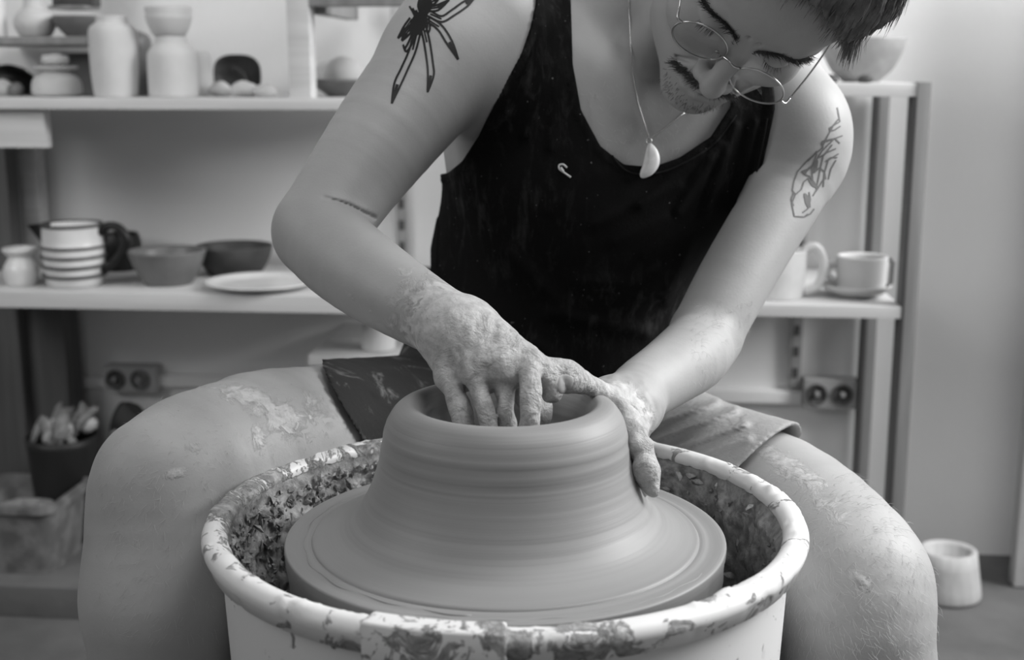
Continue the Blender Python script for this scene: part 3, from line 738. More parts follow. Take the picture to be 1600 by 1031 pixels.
def wobble(v):
    r = np.hypot(v[:, 0], v[:, 1]); ang = np.arctan2(v[:, 1], v[:, 0]); v = v.copy()
    spiral = np.sin((v[:, 2]*900)+ang)*.00006+np.sin(v[:, 2]*330+1+ang)*.00008
    f = 1+np.where(r > .05, spiral/np.maximum(r, .01), 0); v[:, 0] *= f; v[:, 1] *= f; return v
deform(o, wobble)
slab = [(300, 0), (306, -1.5), (311, .2), (318, 1.2), (326, .6), (333, 0.0), (338.5, 0.2), (340.5, 1.5), (341, 4), (340.5, 14), (339.5, 30), (337, 44), (338, 52), (334, 62), (318, 66), (0, 66)]
sm = [(.0, ZB-.002)]+[(r_*k0, ZB-h*k0) for r_, h in slab]
o = B().lathe(sm, 260).obj('clay_slab', M['clay'], clay)
def slabd(v):
    r = np.hypot(v[:, 0], v[:, 1]); v = v.copy(); e = (r > .164) & (v[:, 2] < ZB-.012) & (v[:, 2] > ZB-.034)
    n = np.clip(fbm(v*np.array([1, 1, 3.]), 28, 3)-.08, 0, 1)
    f = 1-np.where(e, n*.012, 0)/np.maximum(r, .01); v[:, 0] *= f; v[:, 1] *= f
    return v
deform(o, slabd)
# slip line dragged round the slab
for (r_, a0, a1, h) in ((312, 150, 262, .0010), (305, 215, 300, .0005), (326, 245, 330, .0005), (308, -70, 40, .0005)):
    pts = []
    for i in range(60):
        a = math.radians(a0+(a1-a0)*i/59); q_ = (r_+2.0*math.sin(i*.7)+1.5*math.sin(i*.23))*k0
        zq = ZB-.0004 if r_ > 302 else ZB+.0012
        pts.append((q_*math.cos(a), q_*math.sin(a), zq))
    B().tube(pts, [h*(.3+.7*abs(math.sin(i*.31)))for i in range(60)], 6).obj('slip_line', M['clay'], clay)
# ------------------------------------------------------------------ the potter
def R_(px, d): return px*d/FPX
def pr(px, py, d, rpx): return (P(px, py, d), R_(rpx, d))
# torso ------------------------------------------------------------------
def torso_prims():
    L = []
    tilt = Matrix.Rotation(math.radians(-28), 3, 'X')            # ribcage leans to the camera
    roll = Matrix.Rotation(math.radians(9), 3, 'Y')
    Rt = np.array(roll @ tilt)
    L.append(ell(P(935, 190, 1.385), (.168, .112, .20), Rt, .03))
    L.append(ell(P(880, 420, 1.43), (.143, .105, .17), Rt, .05))
    L.append(ell(P(850, 570, 1.47), (.150, .115, .13), None, .05))
    L.append(ell(P(835, 660, 1.50), (.168, .13, .11), None, .05))      # pelvis
    # shoulder girdle
    L += chain([(P(790, 20, 1.36), .062), (P(985, 40, 1.42), .075), (P(1190, 150, 1.37), .060)], .05)
    L += chain([(P(900, -60, 1.40), .05), (P(1010, -40, 1.36), .05), (P(1150, 50, 1.37), .045)], .05)
    # chest muscles
    L.append(ell(P(845, 150, 1.315), (.088, .045, .070), None, .035))
    L.append(ell(P(1085, 215, 1.318), (.086, .045, .066), None, .035))
    return L
def neck_prims():
    return chain([(P(985, 60, 1.37), .060), (P(1050, 0, 1.30), .056), (P(1190, -10, 1.215), .055)], .03) + \
        chain([(P(985, 175, 1.285), .010), (P(1000, 80, 1.272), .015), (P(1110, -30, 1.20), .018)], .02) + \
        chain([(P(845, 60, 1.30), .014), (P(925, 110, 1.295), .013), (P(985, 165, 1.288), .010)], .02)
def arm_r():
    return [ell(P(742, 52, 1.285), (.067, .062, .075), None, .03)] + \
        chain([pr(748, 40, 1.27, 92), pr(668, 130, 1.235, 86), pr(605, 208, 1.205, 79), pr(545, 290, 1.18, 70), pr(500, 357, 1.155, 66)], .02) + \
        [cone(P(790, 130, 1.29), P(690, 90, 1.25), .045, .05, .03)]
def fore_r():
    return chain([pr(498, 366, 1.155, 66), pr(530, 398, 1.12, 67), pr(580, 436, 1.08, 64), pr(650, 480, 1.035, 56), pr(700, 508, 1.005, 50)], .012)
def arm_l():
    return [ell(P(1246, 205, 1.32), (.048, .055, .058), None, .03)] + \
        chain([pr(1246, 205, 1.32, 68), pr(1238, 285, 1.305, 56), pr(1193, 360, 1.28, 56), pr(1146, 440, 1.25, 55), pr(1106, 515, 1.225, 53)], .012) + \
        [cone(P(1200, 180, 1.35), P(1235, 250, 1.33), .05, .045, .03)]
def fore_l():
    return chain([pr(1100, 533, 1.225, 52), pr(1080, 556, 1.18, 55), pr(1040, 585, 1.13, 50), pr(1000, 612, 1.08, 46), pr(985, 630, 1.055, 40)], .012)
# hands ------------------------------------------------------------------
def hand_r():
    L = []; Wr = P(706, 514, 1.002)
    kn = [P(706, 586, .985), P(748, 582, .965), P(789, 578, .958), P(832, 571, .958)]
    mid = [P(700, 545, .995), P(735, 540, .985), P(762, 540, .985), P(782, 548, .985)]
    for a, b, r in zip(mid, kn, (.0125, .013, .013, .012)):
        L += chain([(Wr+(a-Wr)*.35, .021), (a, .0155), (b, r-.0012)], .014)
    L.append(cone(P(725, 530, 1.01), P(760, 575, .995), .020, .018, .02))
    L.append(cone(P(735, 520, 1.015), P(798, 572, 1.0), .018, .012, .02))
    fing = [([pr(704, 588, .980, 19.5), pr(713, 622, .964, 18), pr(727, 668, .958, 17), pr(734, 712, .964, 15)], 0),
            ([pr(746, 586, .963, 17.5), pr(754, 628, .948, 15.8), pr(764, 672, .946, 15.2), pr(768, 722, .952, 14)], 0),
            ([pr(786, 582, .960, 17), pr(789, 622, .953, 14.8), pr(794, 672, .954, 14.6), pr(796, 725, .958, 13.5)], 0),
            ([pr(830, 578, .948, 17.5), pr(827, 610, .938, 19.5), pr(826, 655, .936, 18.5), pr(822, 700, .944, 16.5)], 0)]
    for f, _ in fing:
        L += chain([(p_, r_+.0002) for p_, r_ in f], .0022)
    for q in kn[:3]: L.append(ell(q+np.array([0, -.004, .001]), (.0085, .0065, .0085), None, .012))
    for pa, pb, rr in ((P(729, 606, .948), P(746, 690, .938), .0011), (P(771, 602, .940), P(780, 690, .930), .0012), (P(807, 590, .938), P(807, 690, .928), .0013)):
        L.append(cone(pa, pb, rr*.8, rr*1.4, .004, -1, fl=(FW, .22)))      # grooves between the fingers
    # thumb, behind the fingers
    L += chain([(P(745, 530, 1.02), .018), (P(800, 585, 1.022), .0135), (P(835, 625, 1.015), .012), (P(838, 655, 1.005), .0105)], .010)
    return L
def hand_l():
    L = []; Wr = P(990, 632, 1.06)
    L.append(cone(P(985, 632, 1.06), P(955, 628, 1.03), .020, .018, .016))
    L.append(cone(P(990, 640, 1.055), P(985, 668, 1.02), .020, .015, .016))
    # palm hugging the back of the pot wall
    L.append(cone(P(965, 640, 1.06), P(940, 625, 1.05), .016, .014, .02))
    # thumb: metacarpal, web, tip
    L += chain([(P(975, 632, 1.035), .0115), (P(940, 611, 1.005), .0078), (P(908, 597, .985), .0082)], .006)
    L += chain([(P(908, 597, .985), .0085), (P(888, 589, .974), .0130), (P(868, 584, .970), .0118), (P(863, 600, .966), .0105), (P(862, 614, .965), .0080)], .005)
    # index finger down the outside
    L += chain([(P(950, 622, 1.01), .0080), (P(980, 652, .995), .0092), (P(998, 694, .980), .0094), (P(1009, 722, .974), .0096), (P(1014, 748, .970), .0088), (P(1021, 768, .968), .0050)], .004)
    L.append(ell(P(1000, 698, .974), (.0105, .009, .010), None, .004)); L.append(ell(P(1008, 734, .967), (.0105, .009, .012), None, .004))
    # middle finger just behind it, ring and little finger round the back
    L += chain([(P(968, 640, 1.02), .0105), (P(988, 690, 1.002), .0100), (P(995, 730, .992), .0090), (P(1003, 765, .985), .0062)], .005)
    L += chain([(P(972, 645, 1.035), .0105), (P(996, 700, 1.028), .0095), (P(1003, 745, 1.022), .008), (P(1001, 775, 1.02), .006)], .005)
    L += chain([(P(978, 648, 1.05), .0100), (P(1000, 695, 1.05), .0085), (P(1006, 730, 1.05), .007), (P(1004, 755, 1.05), .0055)], .005)
    return L
# legs -------------------------------------------------------------------
def leg_r():
    return chain([(P(740, 690, 1.44), .090), pr(600, 700, 1.34, 126), pr(500, 697, 1.25, 118), pr(400, 702, 1.17, 114), pr(320, 732, 1.12, 103)], .03) + \
        chain([pr(300, 738, 1.11, 102), pr(258, 765, 1.09, 104), pr(250, 830, 1.08, 105), pr(252, 930, 1.08, 108)], .03) + \
        chain([pr(252, 930, 1.08, 108), pr(264, 1080, 1.10, 102), (np.array([-.285, 1.10, .20]), .044), (np.array([-.285, 1.12, .10]), .036)], .02) + \
        [ell(P(232, 738, 1.055), (.036, .03, .040), None, .03)]
def leg_l():
    return chain([(P(950, 700, 1.46), .090), (P(1100, 770, 1.30), .080), pr(1200, 805, 1.20, 122), pr(1280, 860, 1.13, 119), pr(1325, 915, 1.09, 108)], .03) + \
        chain([pr(1328, 920, 1.09, 108), pr(1340, 985, 1.075, 105), pr(1338, 1060, 1.085, 102)], .03) + \
        chain([(P(1342, 1060, 1.085), .058), (np.array([.285, 1.12, .22]), .047), (np.array([.28, 1.17, .10]), .036)], .02)
def foot(x, y):
    return chain([(np.array([x, y, .10]), .036), (np.array([x, y+.02, .045]), .036)], .02) + chain([(np.array([x, y+.01, .045]), .034), (np.array([x*1.05, y-.10, .036]), .030), (np.array([x*1.1, y-.17, .022]), .020)], .02) + [ell((x*1.07, y-.12, .022), (.045, .06, .022), None, .02)]
# head -------------------------------------------------------------------
hr = np.array([.80, -.55, -.108]); hu = np.array([.46, .53, .71]); hr /= np.linalg.norm(hr)
hu = hu-np.dot(hu, hr)*hr; hu /= np.linalg.norm(hu); hf = np.cross(hu, hr)*1.0
if hf[2] < 0: hf = -hf
EXTRA = math.radians(19)
hu, hf = hu*math.cos(EXTRA)+hf*math.sin(EXTRA), hf*math.cos(EXTRA)-hu*math.sin(EXTRA)
def c2w(v): return v[0]*RT+v[1]*UP-v[2]*FW
def rotv(v, ax, a):
    return np.array(Matrix.Rotation(math.radians(a), 3, Vector(ax)) @ Vector(v))
ax_ = hu.copy(); hr, hf = rotv(hr, ax_, 11), rotv(hf, ax_, 11)      # yaw
hr, hf, hu = [rotv(v_, (0, 0, 1), -3) for v_ in (hr, hf, hu)]      # roll
HX, HY, HZ = c2w(hr), c2w(hf), c2w(hu); HS = 1.05
HO = P(1164, 66, 1.10)
HR = np.stack([HX, HY, HZ], 1)                        # columns: local axes in world
def H(x, y, z): return HO + HR@np.array([x, y, z])*HS
def hell(c, r, k=.015, op=1, rot=None):
    R = HR if rot is None else HR@np.array(rot); return ell(H(*c), np.array(r)*HS, R, k, op)
def rx(a): return Matrix.Rotation(math.radians(a), 3, 'X')
def ry(a): return Matrix.Rotation(math.radians(a), 3, 'Y')
def rz(a): return Matrix.Rotation(math.radians(a), 3, 'Z')
def hc(a, b, r1, r2, k=.01, op=1): return cone(H(*a), H(*b), r1*HS, r2*HS, k, op)
def head_prims():
    L = [hell((0, -.092, .035), (.076, .098, .086), .02), hell((0, -.036, .045), (.060, .044, .046), .03),
         hell((0, -.052, -.030), (.060, .056, .062), .025)]
    for s in (-1, 1):
        L.append(hell((s*.042, -.030, -.036), (.021, .022, .018), .02))          # cheekbone
        L.append(hc((s*.056, -.085, -.050), (s*.044, -.062, -.088), .016, .013, .03))
        L.append(hc((s*.044, -.062, -.088), (s*.010, -.014, -.108), .014, .013, .03))
    L.append(hell((0, -.012, -.106), (.020, .015, .015), .02))
    L.append(hell((0, -.055, -.080), (.044, .046, .030), .03))
    L.append(hell((0, -.020, -.076), (.030, .026, .026), .02))                  # muzzle
    for s in (-1, 1):
        L.append(hc((s*.012, -.004, .014), (s*.034, -.007, .0185), .0092, .0088, .010))
        L.append(hc((s*.034, -.007, .0185), (s*.050, -.022, .012), .0088, .008, .010))
        L.append(hell((s*.031, .006, -.004), (.017, .014, .0125), .014, -1))
        L.append(hell((s*.031, -.0125, -.004), (.0135, .0135, .0125), .004))      # closed lid over the eyeball
    # frown folds
    L.append(hc((-.004, .0075, .008), (-.005, .008, .020), .0012, .0012, .004, -1)); L.append(hc((.004, .0075, .008), (.006, .008, .020), .0012, .0012, .004, -1))
    L.append(hc((0, -.004, .008), (0, .008, -.018), .0082, .0078, .012)); L.append(hc((0, .008, -.018), (0, .020, -.040), .0078, .0095, .008))
    L.append(hell((0, .0215, -.0435), (.0105, .0105, .0095), .006))
    for s in (-1, 1):
        L.append(hell((s*.0125, .0085, -.0475), (.0072, .0105, .0075), .006)); L.append(hell((s*.0065, .0120, -.0545), (.0034, .006, .0035), .003, -1))
        L.append(hc((s*.017, .002, -.050), (s*.030, -.010, -.072), .0010, .0014, .006, -1))   # nasolabial fold
    L.append(hc((0, .004, -.055), (0, .006, -.066), .003, .0036, .006))
    for s in (-1, 1):
        L.append(hc((0, .0075, -.0705), (s*.012, .0045, -.0715), .0040, .0036, .004)); L.append(hc((s*.012, .0045, -.0715), (s*.023, -.004, -.0765), .0036, .0018, .004))
        L.append(hc((0, .0055, -.0820), (s*.012, .0030, -.0812), .0050, .0044, .004)); L.append(hc((s*.012, .0030, -.0812), (s*.022, -.005, -.0775), .0044, .0018, .004))
    L.append(hell((0, .008, -.0765), (.022, .0085, .0008), .0022, -1))
    for s in (-1, 1):       # ears
        L.append(hell((s*.078, -.092, -.010), (.0065, .0175, .030), .006, 1, ry(s*12) @ rx(-8)))
        L.append(hell((s*.086, -.088, -.008), (.006, .010, .019), .006, -1, ry(s*12)))
        L.append(hell((s*.075, -.085, -.036), (.006, .009, .009), .006))
    return L
BODY = torso_prims()+neck_prims()+arm_r()+fore_r()+arm_l()+fore_l()+hand_r()+hand_l()+leg_r()+leg_l()+foot(-.285, 1.12)+foot(.28, 1.17)+head_prims()
# order: give head and hands their own smooth union groups so that they do not swell their neighbours
HR_C = [A(P(770, 590, .97)), A(P(975, 670, 1.0))]
GROUPS = [torso_prims()+neck_prims()+arm_r()[:1]+arm_r()[-1:]+arm_l()[:1]+arm_l()[-1:], arm_r(), arm_l(), fore_r()+hand_r(), fore_l()+hand_l(), leg_r()+foot(-.285, 1.12), leg_l()+foot(.28, 1.17), head_prims()]
GK = [.0, .02, .02, .010, .010, .04, .04, .012]
def body_field(p, cen, hd):
    F = None
    base = np.full(p.shape[:-1], .08, np.float32)
    for G, k in zip(GROUPS, GK):
        f = seq(p, G, base.copy(), centers=cen, hd=hd)
        if F is None: F = f
        elif k > 0:
            h = np.maximum(k-np.abs(F-f), 0)/k; F = np.minimum(F, f)-h*h*k*.25
    if cen is not None:
        # elbow crease of the right arm, armpit fold, clay roughness on the hands
        px, py, d = proj(p)
        seg = [(505, 308), (545, 320), (585, 340)]
        dd = 1e3
        for (a, b) in zip(seg[:-1], seg[1:]):
            ex, ey = b[0]-a[0], b[1]-a[1]; t = np.clip(((px-a[0])*ex+(py-a[1])*ey)/(ex*ex+ey*ey), 0, 1)
            dd = np.minimum(dd, np.hypot(px-a[0]-ex*t, py-a[1]-ey*t))
        F = F+np.where(d < 1.22, .0034*np.exp(-(dd/2.4)**2), 0)*(.4+.6*np.clip((px-500)/40, 0, 1))
        near = np.zeros(F.shape, np.float32)
        for c, r in zip(HR_C, (.085, .075)): near = np.maximum(near, np.clip(1.6-1.6*np.sqrt(((p-c)**2).sum(-1))/r, 0, 1))
        m = near > 0
        if m.any():
            F = F.copy(); F[m] += -.0016*near[m]*np.clip(fbm(p[m]*np.array([1, 1, .6], np.float32), 130, 2)*2-.1, -1, .5)
    return F
LO, HI = (-.46, .74, -.012), (.46, 1.70, 1.38)
bv, bq = surface('body', body_field, LO, HI, .0018)
bv, bq = biggest(bv, bq)
print('body', len(bv), time.time()-T0)
bme = from_arrays('body', bv, bq)
# vertex paint: how much dried clay sits where
pxs, pys, dd = proj(bv)
def blob(px, py, rx_, ry_, ang=0, dlo=0, dhi=9):
    a = math.radians(ang); x = (pxs-px)*math.cos(a)+(pys-py)*math.sin(a); y = -(pxs-px)*math.sin(a)+(pys-py)*math.cos(a)
    return np.clip(1.25-np.sqrt((x/rx_)**2+(y/ry_)**2), 0, 1)*((dd > dlo) & (dd < dhi))
def clayamt():
    c = np.zeros(len(bv), np.float32)
    c = np.maximum(c, 1.1*np.clip(1.7-np.sqrt(((bv-A(P(775, 605, .965)))**2).sum(1))/.062, 0, 1))
    c = np.maximum(c, .60*np.clip(1.5-np.sqrt(((bv-A(P(715, 500, 1.0)))**2).sum(1))/.055, 0, 1))
    c = np.maximum(c, 1.1*np.clip(1.7-np.sqrt(((bv-A(P(1005, 730, .98)))**2).sum(1))/.045, 0, 1))
    c = np.maximum(c, 1.1*np.clip(1.7-np.sqrt(((bv-A(P(885, 595, .98)))**2).sum(1))/.038, 0, 1))
    c = np.maximum(c, .9*np.clip(1.5-np.sqrt(((bv-A(P(970, 640, 1.005)))**2).sum(1))/.028, 0, 1))
    for b_, s in ((blob(395, 620, 75, 22, 12, 0, 1.3), .62), (blob(440, 650, 70, 36, 35, 0, 1.3), .60), (blob(405, 685, 14, 34, -10, 0, 1.3), .62), (blob(490, 640, 60, 40, 0, 0, 1.3), .42),
                  (blob(275, 740, 24, 12, -10, 0, 1.3), .62), (blob(300, 700, 20, 14, 0, 0, 1.3), .40), (blob(560, 470, 40, 16, 30, 0, 1.2), .30), (blob(650, 440, 60, 22, 30, 0, 1.2), .36), (blob(530, 490, 30, 10, 40, 0, 1.2), .45),
                  (blob(1240, 735, 75, 24, 28, 0, 1.4), .60), (blob(1290, 790, 60, 30, 45, 0, 1.4), .42), (blob(1346, 908, 30, 12, 42, 0, 1.4), .75), (blob(1190, 700, 40, 14, -10, 0, 1.4), .45)):
        c = np.maximum(c, s*b_)
    return c
at = bme.attributes.new('clay', 'FLOAT', 'POINT'); at.data.foreach_set('value', clayamt().astype(np.float32))
man = empty('person', (0.03, 1.5, 0)); tag(man, 'man in black tank top bent over the wheel, both clay-covered hands on the pot', 'person')
def child(name, me, m, smooth=True):
    o = link(name, me, m, None, smooth); o.parent = man; o.location = -Vector(man.location); return o
body = child('body', bme, M['skin'])
BV = BVHTree.FromPolygons([tuple(v) for v in bv.tolist()], bq.tolist()) if False else None
nn = np.empty(len(bv)*3, np.float32); bme.vertices.foreach_get('co', nn)
BV = BVHTree.FromObject(body, bpy.context.evaluated_depsgraph_get()) if False else None
import bmesh
_bm = bmesh.new(); _bm.from_mesh(bme); BV = BVHTree.FromBMesh(_bm); _bm.free()
def hit(px, py, bvh=None):
    d = FW + (px-800)/FPX*RT - (py-515.5)/FPX*UP; d = d/np.linalg.norm(d)
    h = (bvh or BV).ray_cast(Vector(CAM), Vector(d), 4)
    return (np.array(h[0]), np.array(h[1])) if h[0] is not None else (None, None)
print('bvh', time.time()-T0)
# ------------------------------------------------------------------ tank top
TANK = [(838, -500), (838, 0), (830, 40), (815, 82), (783, 142), (748, 212), (722, 252), (700, 270), (684, 273), (672, 266), (671, 300), (673, 430), (640, 520), (560, 560), (560, 760), (1130, 760), (1130, 470), (1165, 380), (1172, 330), (1185, 290), (1198, 230), (1211, 170), (1206, 60), (1190, -60), (1150, -500), (1085, -500), (1105, -60), (1128, 60), (1142, 165), (1110, 214), (1062, 246), (1020, 261), (975, 257), (938, 228), (908, 172), (895, 100), (892, 0), (892, -500)]
FOLDS = [((1150, 195), (1105, 330), 7, 3.0), ((1125, 225), (1060, 330), 8, 3.0), ((1180, 190), (1150, 330), 6, 2.6), ((1095, 240), (1000, 320), 8, 2.4), ((1060, 290), (930, 350), 9, 2.0), ((1110, 330), (1010, 400), 9, 1.8),
         ((860, 20), (820, 210), 8, 2.4), ((880, 60), (860, 230), 8, 2.2), ((845, 40), (780, 200), 6, 2.0), ((800, 400), (880, 480), 14, 2.6), ((860, 490), (1010, 520), 12, 3.0), ((900, 440), (1040, 450), 12, 2.0), ((840, 540), (900, 590), 12, 3), ((1080, 380), (1040, 470), 9, 2.4), ((930, 270), (860, 330), 10, 1.6), ((1040, 340), (960, 380), 8, 1.4)]
TP = torso_prims(); TPS = TP+arm_r()[:1]+arm_r()[-1:]+[cone(P(748, 40, 1.27), P(668, 130, 1.235), R_(92, 1.27), R_(86, 1.235), .02)]+arm_l()[:1]+arm_l()[-1:]+neck_prims()
def folds(px, py, F_):
    s = 0
    for (a, b, w_, am) in F_:
        ex, ey = b[0]-a[0], b[1]-a[1]; t = np.clip(((px-a[0])*ex+(py-a[1])*ey)/(ex*ex+ey*ey), 0, 1)
        q = np.hypot(px-a[0]-ex*t, py-a[1]-ey*t); s = s+am*.0014*np.exp(-(q/w_)**2)
    return s
def shirt_field(p, cen, hd):
    f = seq(p, TPS, np.full(p.shape[:-1], .08, np.float32), centers=cen, hd=hd)
    px, py, d = proj(p)
    sd = polygon_sd(px, py, TANK)*d/FPX
    f = f-.0055
    if cen is not None:
        f = f-folds(px, py, FOLDS)-.0016*fbm(p, 22, 2)
        f = f-.0012*(np.abs(sd+.004) < .0042)
    k = .004; g = np.maximum(f, sd); return g
v, q = surface('tank_top', shirt_field, (-.24, 1.1, .52), (.32, 1.70, 1.38), .0022)
tank = child('tank_top', from_arrays('tank_top', v, q), M['shirt'])
_bm = bmesh.new(); _bm.from_mesh(tank.data); TV = BVHTree.FromBMesh(_bm); _bm.free()
# stitched seams along neckline and armholes
def both(px, py):
    a, n1 = hit(px, py); b, n2 = hit(px, py, TV)
    if a is None: return b, n2
    if b is None: return a, n1
    return (a, n1) if np.linalg.norm(a-CAM) < np.linalg.norm(b-CAM) else (b, n2)
def lay(pts2, rad, name, m, n=6, off=.0003, bvh=None, parent_fn=child, nn=6, fit=both):
    out = []
    for q_ in spl([np.array([a[0], a[1], 0.]) for a in pts2], n):
        h, nr = fit(q_[0], q_[1]) if bvh is None else hit(q_[0], q_[1], bvh)
        if h is not None:
            if out and np.linalg.norm(out[-1]-h) > .03: continue
            out.append(h+nr*off)
    if len(out) < 3: return None
    b = B(); b.tube(out, rad, nn); return b
# two rows of stitching
for pts2 in ([(826, 5), (804, 82), (770, 148), (736, 216), (705, 262)], [(902, 0), (905, 100), (918, 170), (946, 226), (978, 266), (1022, 271), (1066, 256), (1116, 224), (1150, 180)], [(1199, 185), (1187, 250), (1174, 300), (1160, 340)]):
    b = lay(pts2, .0009, 's', M['seam'], 14, .0002, TV)
    if b: child('hem_stitch', b.mesh('hem_stitch'), M['seam'])
print('tank', time.time()-T0)
# ------------------------------------------------------------------ shorts
hemR_c, hemR_n = P(556, 702, 1.30), (P(480, 698, 1.23)-P(640, 700, 1.38)); hemR_n /= np.linalg.norm(hemR_n)
hemR_c = P(590, 702, 1.30); hemR_n = np.array([-1, -.2, -.55]); hemR_n /= np.linalg.norm(hemR_n)
hemL_c, hemL_n = P(1166, 760, 1.22), (P(1280, 860, 1.13)-P(1100, 770, 1.30)); hemL_n = np.array([.62, -.45, -.48]); hemL_n /= np.linalg.norm(hemL_n)
LRp, LLp = leg_r()[:1], leg_l()[:1]; PEL = [TP[3], TP[2]]
SF_L = [((1020, 690), (1150, 640), 5, 3.5), ((1050, 705), (1165, 662), 5, 3.5), ((1030, 660), (1120, 628), 5, 3), ((1090, 715), (1170, 685), 6, 2.5)]
SF_R = [((600, 575), (680, 600), 7, 3), ((590, 610), (670, 640), 8, 3), ((560, 590), (640, 660), 8, 2)]
SPAN = [(560, 470), (560, 760)]
def shorts_field(p, cen, hd):
    base = np.full(p.shape[:-1], .08, np.float32)
    fr = seq(p, LRp, base.copy(), centers=cen, hd=hd); fl = seq(p, LLp, base.copy(), centers=cen, hd=hd); fp_ = seq(p, PEL, base.copy(), centers=cen, hd=hd)
    hr_ = (p-A(hemR_c))@A(hemR_n); hl_ = (p-A(hemL_c))@A(hemL_n)
    px, py, d = proj(p)
    nz = 0 if cen is None else .004*fbm(p, 18, 2)+folds(px, py, SF_L)+folds(px, py, SF_R)
    flare = .004*np.clip(1+hl_/.10, 0, 1)
    orr = np.maximum(np.maximum(fr-.0065-nz*.6, hr_), -(fr-.0022)*np.where(hr_ > -.04, 1, 0)-np.where(hr_ > -.04, 0, 1))
    oll = np.maximum(np.maximum(fl-.009-flare-nz, hl_), -(fl-.0055-flare)*np.where(hl_ > -.05, 1, 0)-np.where(hl_ > -.05, 0, 1))
    pel = np.maximum(fp_-.010-nz, p[..., 2]-.76)
    def sm(a, b, k): h = np.maximum(k-np.abs(a-b), 0)/k; return np.minimum(a, b)-h*h*k*.25
    g = sm(sm(orr, pel, .03), oll, .03)
    # keep the blend away from the open hems
    g = np.where((hr_ > -.045) & (p[..., 0] < 0), orr, g); g = np.where((hl_ > -.055) & (p[..., 0] > .05), oll, g)
    return g
v, q = surface('shorts', shorts_field, (-.32, 1.08, .42), (.38, 1.72, .90), .0024)
sme = from_arrays('shorts', v, q)
at = sme.attributes.new('clay', 'FLOAT', 'POINT'); at.data.foreach_set('value', np.clip((v[:, 0]-.02)*6, .15, 1).astype(np.float32)+np.where(v[:, 0] > .1, .25, 0).astype(np.float32))  # his left leg paler: clay streaks and wet highlights both put into the colour
shorts = child('shorts', sme, M['shorts'])
print('shorts', time.time()-T0)
# ------------------------------------------------------------------ tattoos: flat ink laid on the skin
def ribbon(pts2, wpx, b, n=6, off=.0004, taper=None, lin=False):
    """flat strip draped on the body, width in photo pixels"""
    sp = spl([np.array([a[0], a[1], 0.]) for a in pts2], n); L_, R__ = [], []
    if lin: sp = [np.array([*pts2[i], 0.])*(1-f)+np.array([*pts2[i+1], 0.])*f for i in range(len(pts2)-1) for f in np.arange(0, 1, .2)]+[np.array([*pts2[-1], 0.])]
    N = len(sp)
    for i, s_ in enumerate(sp):
        t = sp[min(i+1, N-1)]-sp[max(i-1, 0)]; t = t/(np.linalg.norm(t)+1e-9); nx, ny = -t[1], t[0]
        w_ = wpx*(taper(i/(N-1)) if taper else 1)/2
        a, na = hit(s_[0]+nx*w_, s_[1]+ny*w_); c, nc = hit(s_[0]-nx*w_, s_[1]-ny*w_)
        if a is None or c is None or np.linalg.norm(a-c) > .012: continue
        L_.append(a+na*off); R__.append(c+nc*off)
    if len(L_) < 2: return
    vs = []; fs = []
    for a, c in zip(L_, R__): vs += [a, c]
    for i in range(len(L_)-1):
        if np.linalg.norm(L_[i]-L_[i+1]) < .02: fs.append((2*i, 2*i+1, 2*i+3, 2*i+2))
    b.add(vs, fs)
def patch(poly, b, off=.0004):
    cx = sum(p_[0] for p_ in poly)/len(poly); cy = sum(p_[1] for p_ in poly)/len(poly)
    sp = spl([np.array([a[0], a[1], 0.]) for a in poly], 5, True); vs = []; fs = []; K = 4
    for j in range(K+1):
        for s_ in sp:
            f = j/K; h, n_ = hit(cx+(s_[0]-cx)*f, cy+(s_[1]-cy)*f)
            if h is None: return
            vs.append(h+n_*off)
    n = len(sp)
    for j in range(K):
        for i in range(n): fs.append((j*n+i, j*n+(i+1) % n, (j+1)*n+(i+1) % n, (j+1)*n+i))
    b.add(vs, fs)
b = B()
tp = lambda t: 1-.35*t
def leg2(pts, w_):      # an outlined spider leg with a solid tip
    ribbon(pts[-2:], w_*.5, b, 6, taper=lambda t: 1-.3*t)
    ribbon(pts[:2], w_*.28, b, 6)
    p3 = [np.array(a, float) for a in pts]
    for s_ in (-1, 1):
        off = []
        for i, a in enumerate(p3):
            t = p3[min(i+1, len(p3)-1)]-p3[max(i-1, 0)]; t /= np.linalg.norm(t); off.append((a[0]-t[1]*s_*w_*.5, a[1]+t[0]*s_*w_*.5))
        off[-1] = tuple(p3[-1]); ribbon(off, 3.3, b, 6)
legs_ = [([(664, 28), (686, 42), (702, 66), (716, 93)], 9), ([(661, 40), (667, 66), (672, 100), (673, 118), (668, 144)], 9),
         ([(654, 42), (645, 78), (632, 108), (621, 132), (612, 162)], 10), ([(672, 22), (690, 30), (708, 20), (728, 6), (742, -4)], 9), ([(670, 14), (684, 12), (702, 0)], 8), ([(668, 6), (678, 2), (690, -8)], 8),
         ([(648, 38), (636, 52), (628, 64)], 8), ([(644, 30), (634, 44), (622, 60)], 7), ([(650, 46), (642, 66), (634, 78), (630, 70)], 6)]
for pts, w_ in legs_: leg2(pts, w_)
patch([(668, -6), (676, 6), (672, 18), (664, 26), (656, 22), (652, 8), (658, -8)], b)
patch([(660, 18), (668, 30), (662, 46), (650, 56), (640, 50), (642, 34), (650, 22)], b)
for k in range(7): ribbon([(640+k*5, 10+k*3), (648+k*4, 26+k*3), (645+k*4, 40+k*2)], 3, b)
if b.v: child('spider_tattoo', b.mesh('spider_tattoo'), M['ink'], False)
b = B()
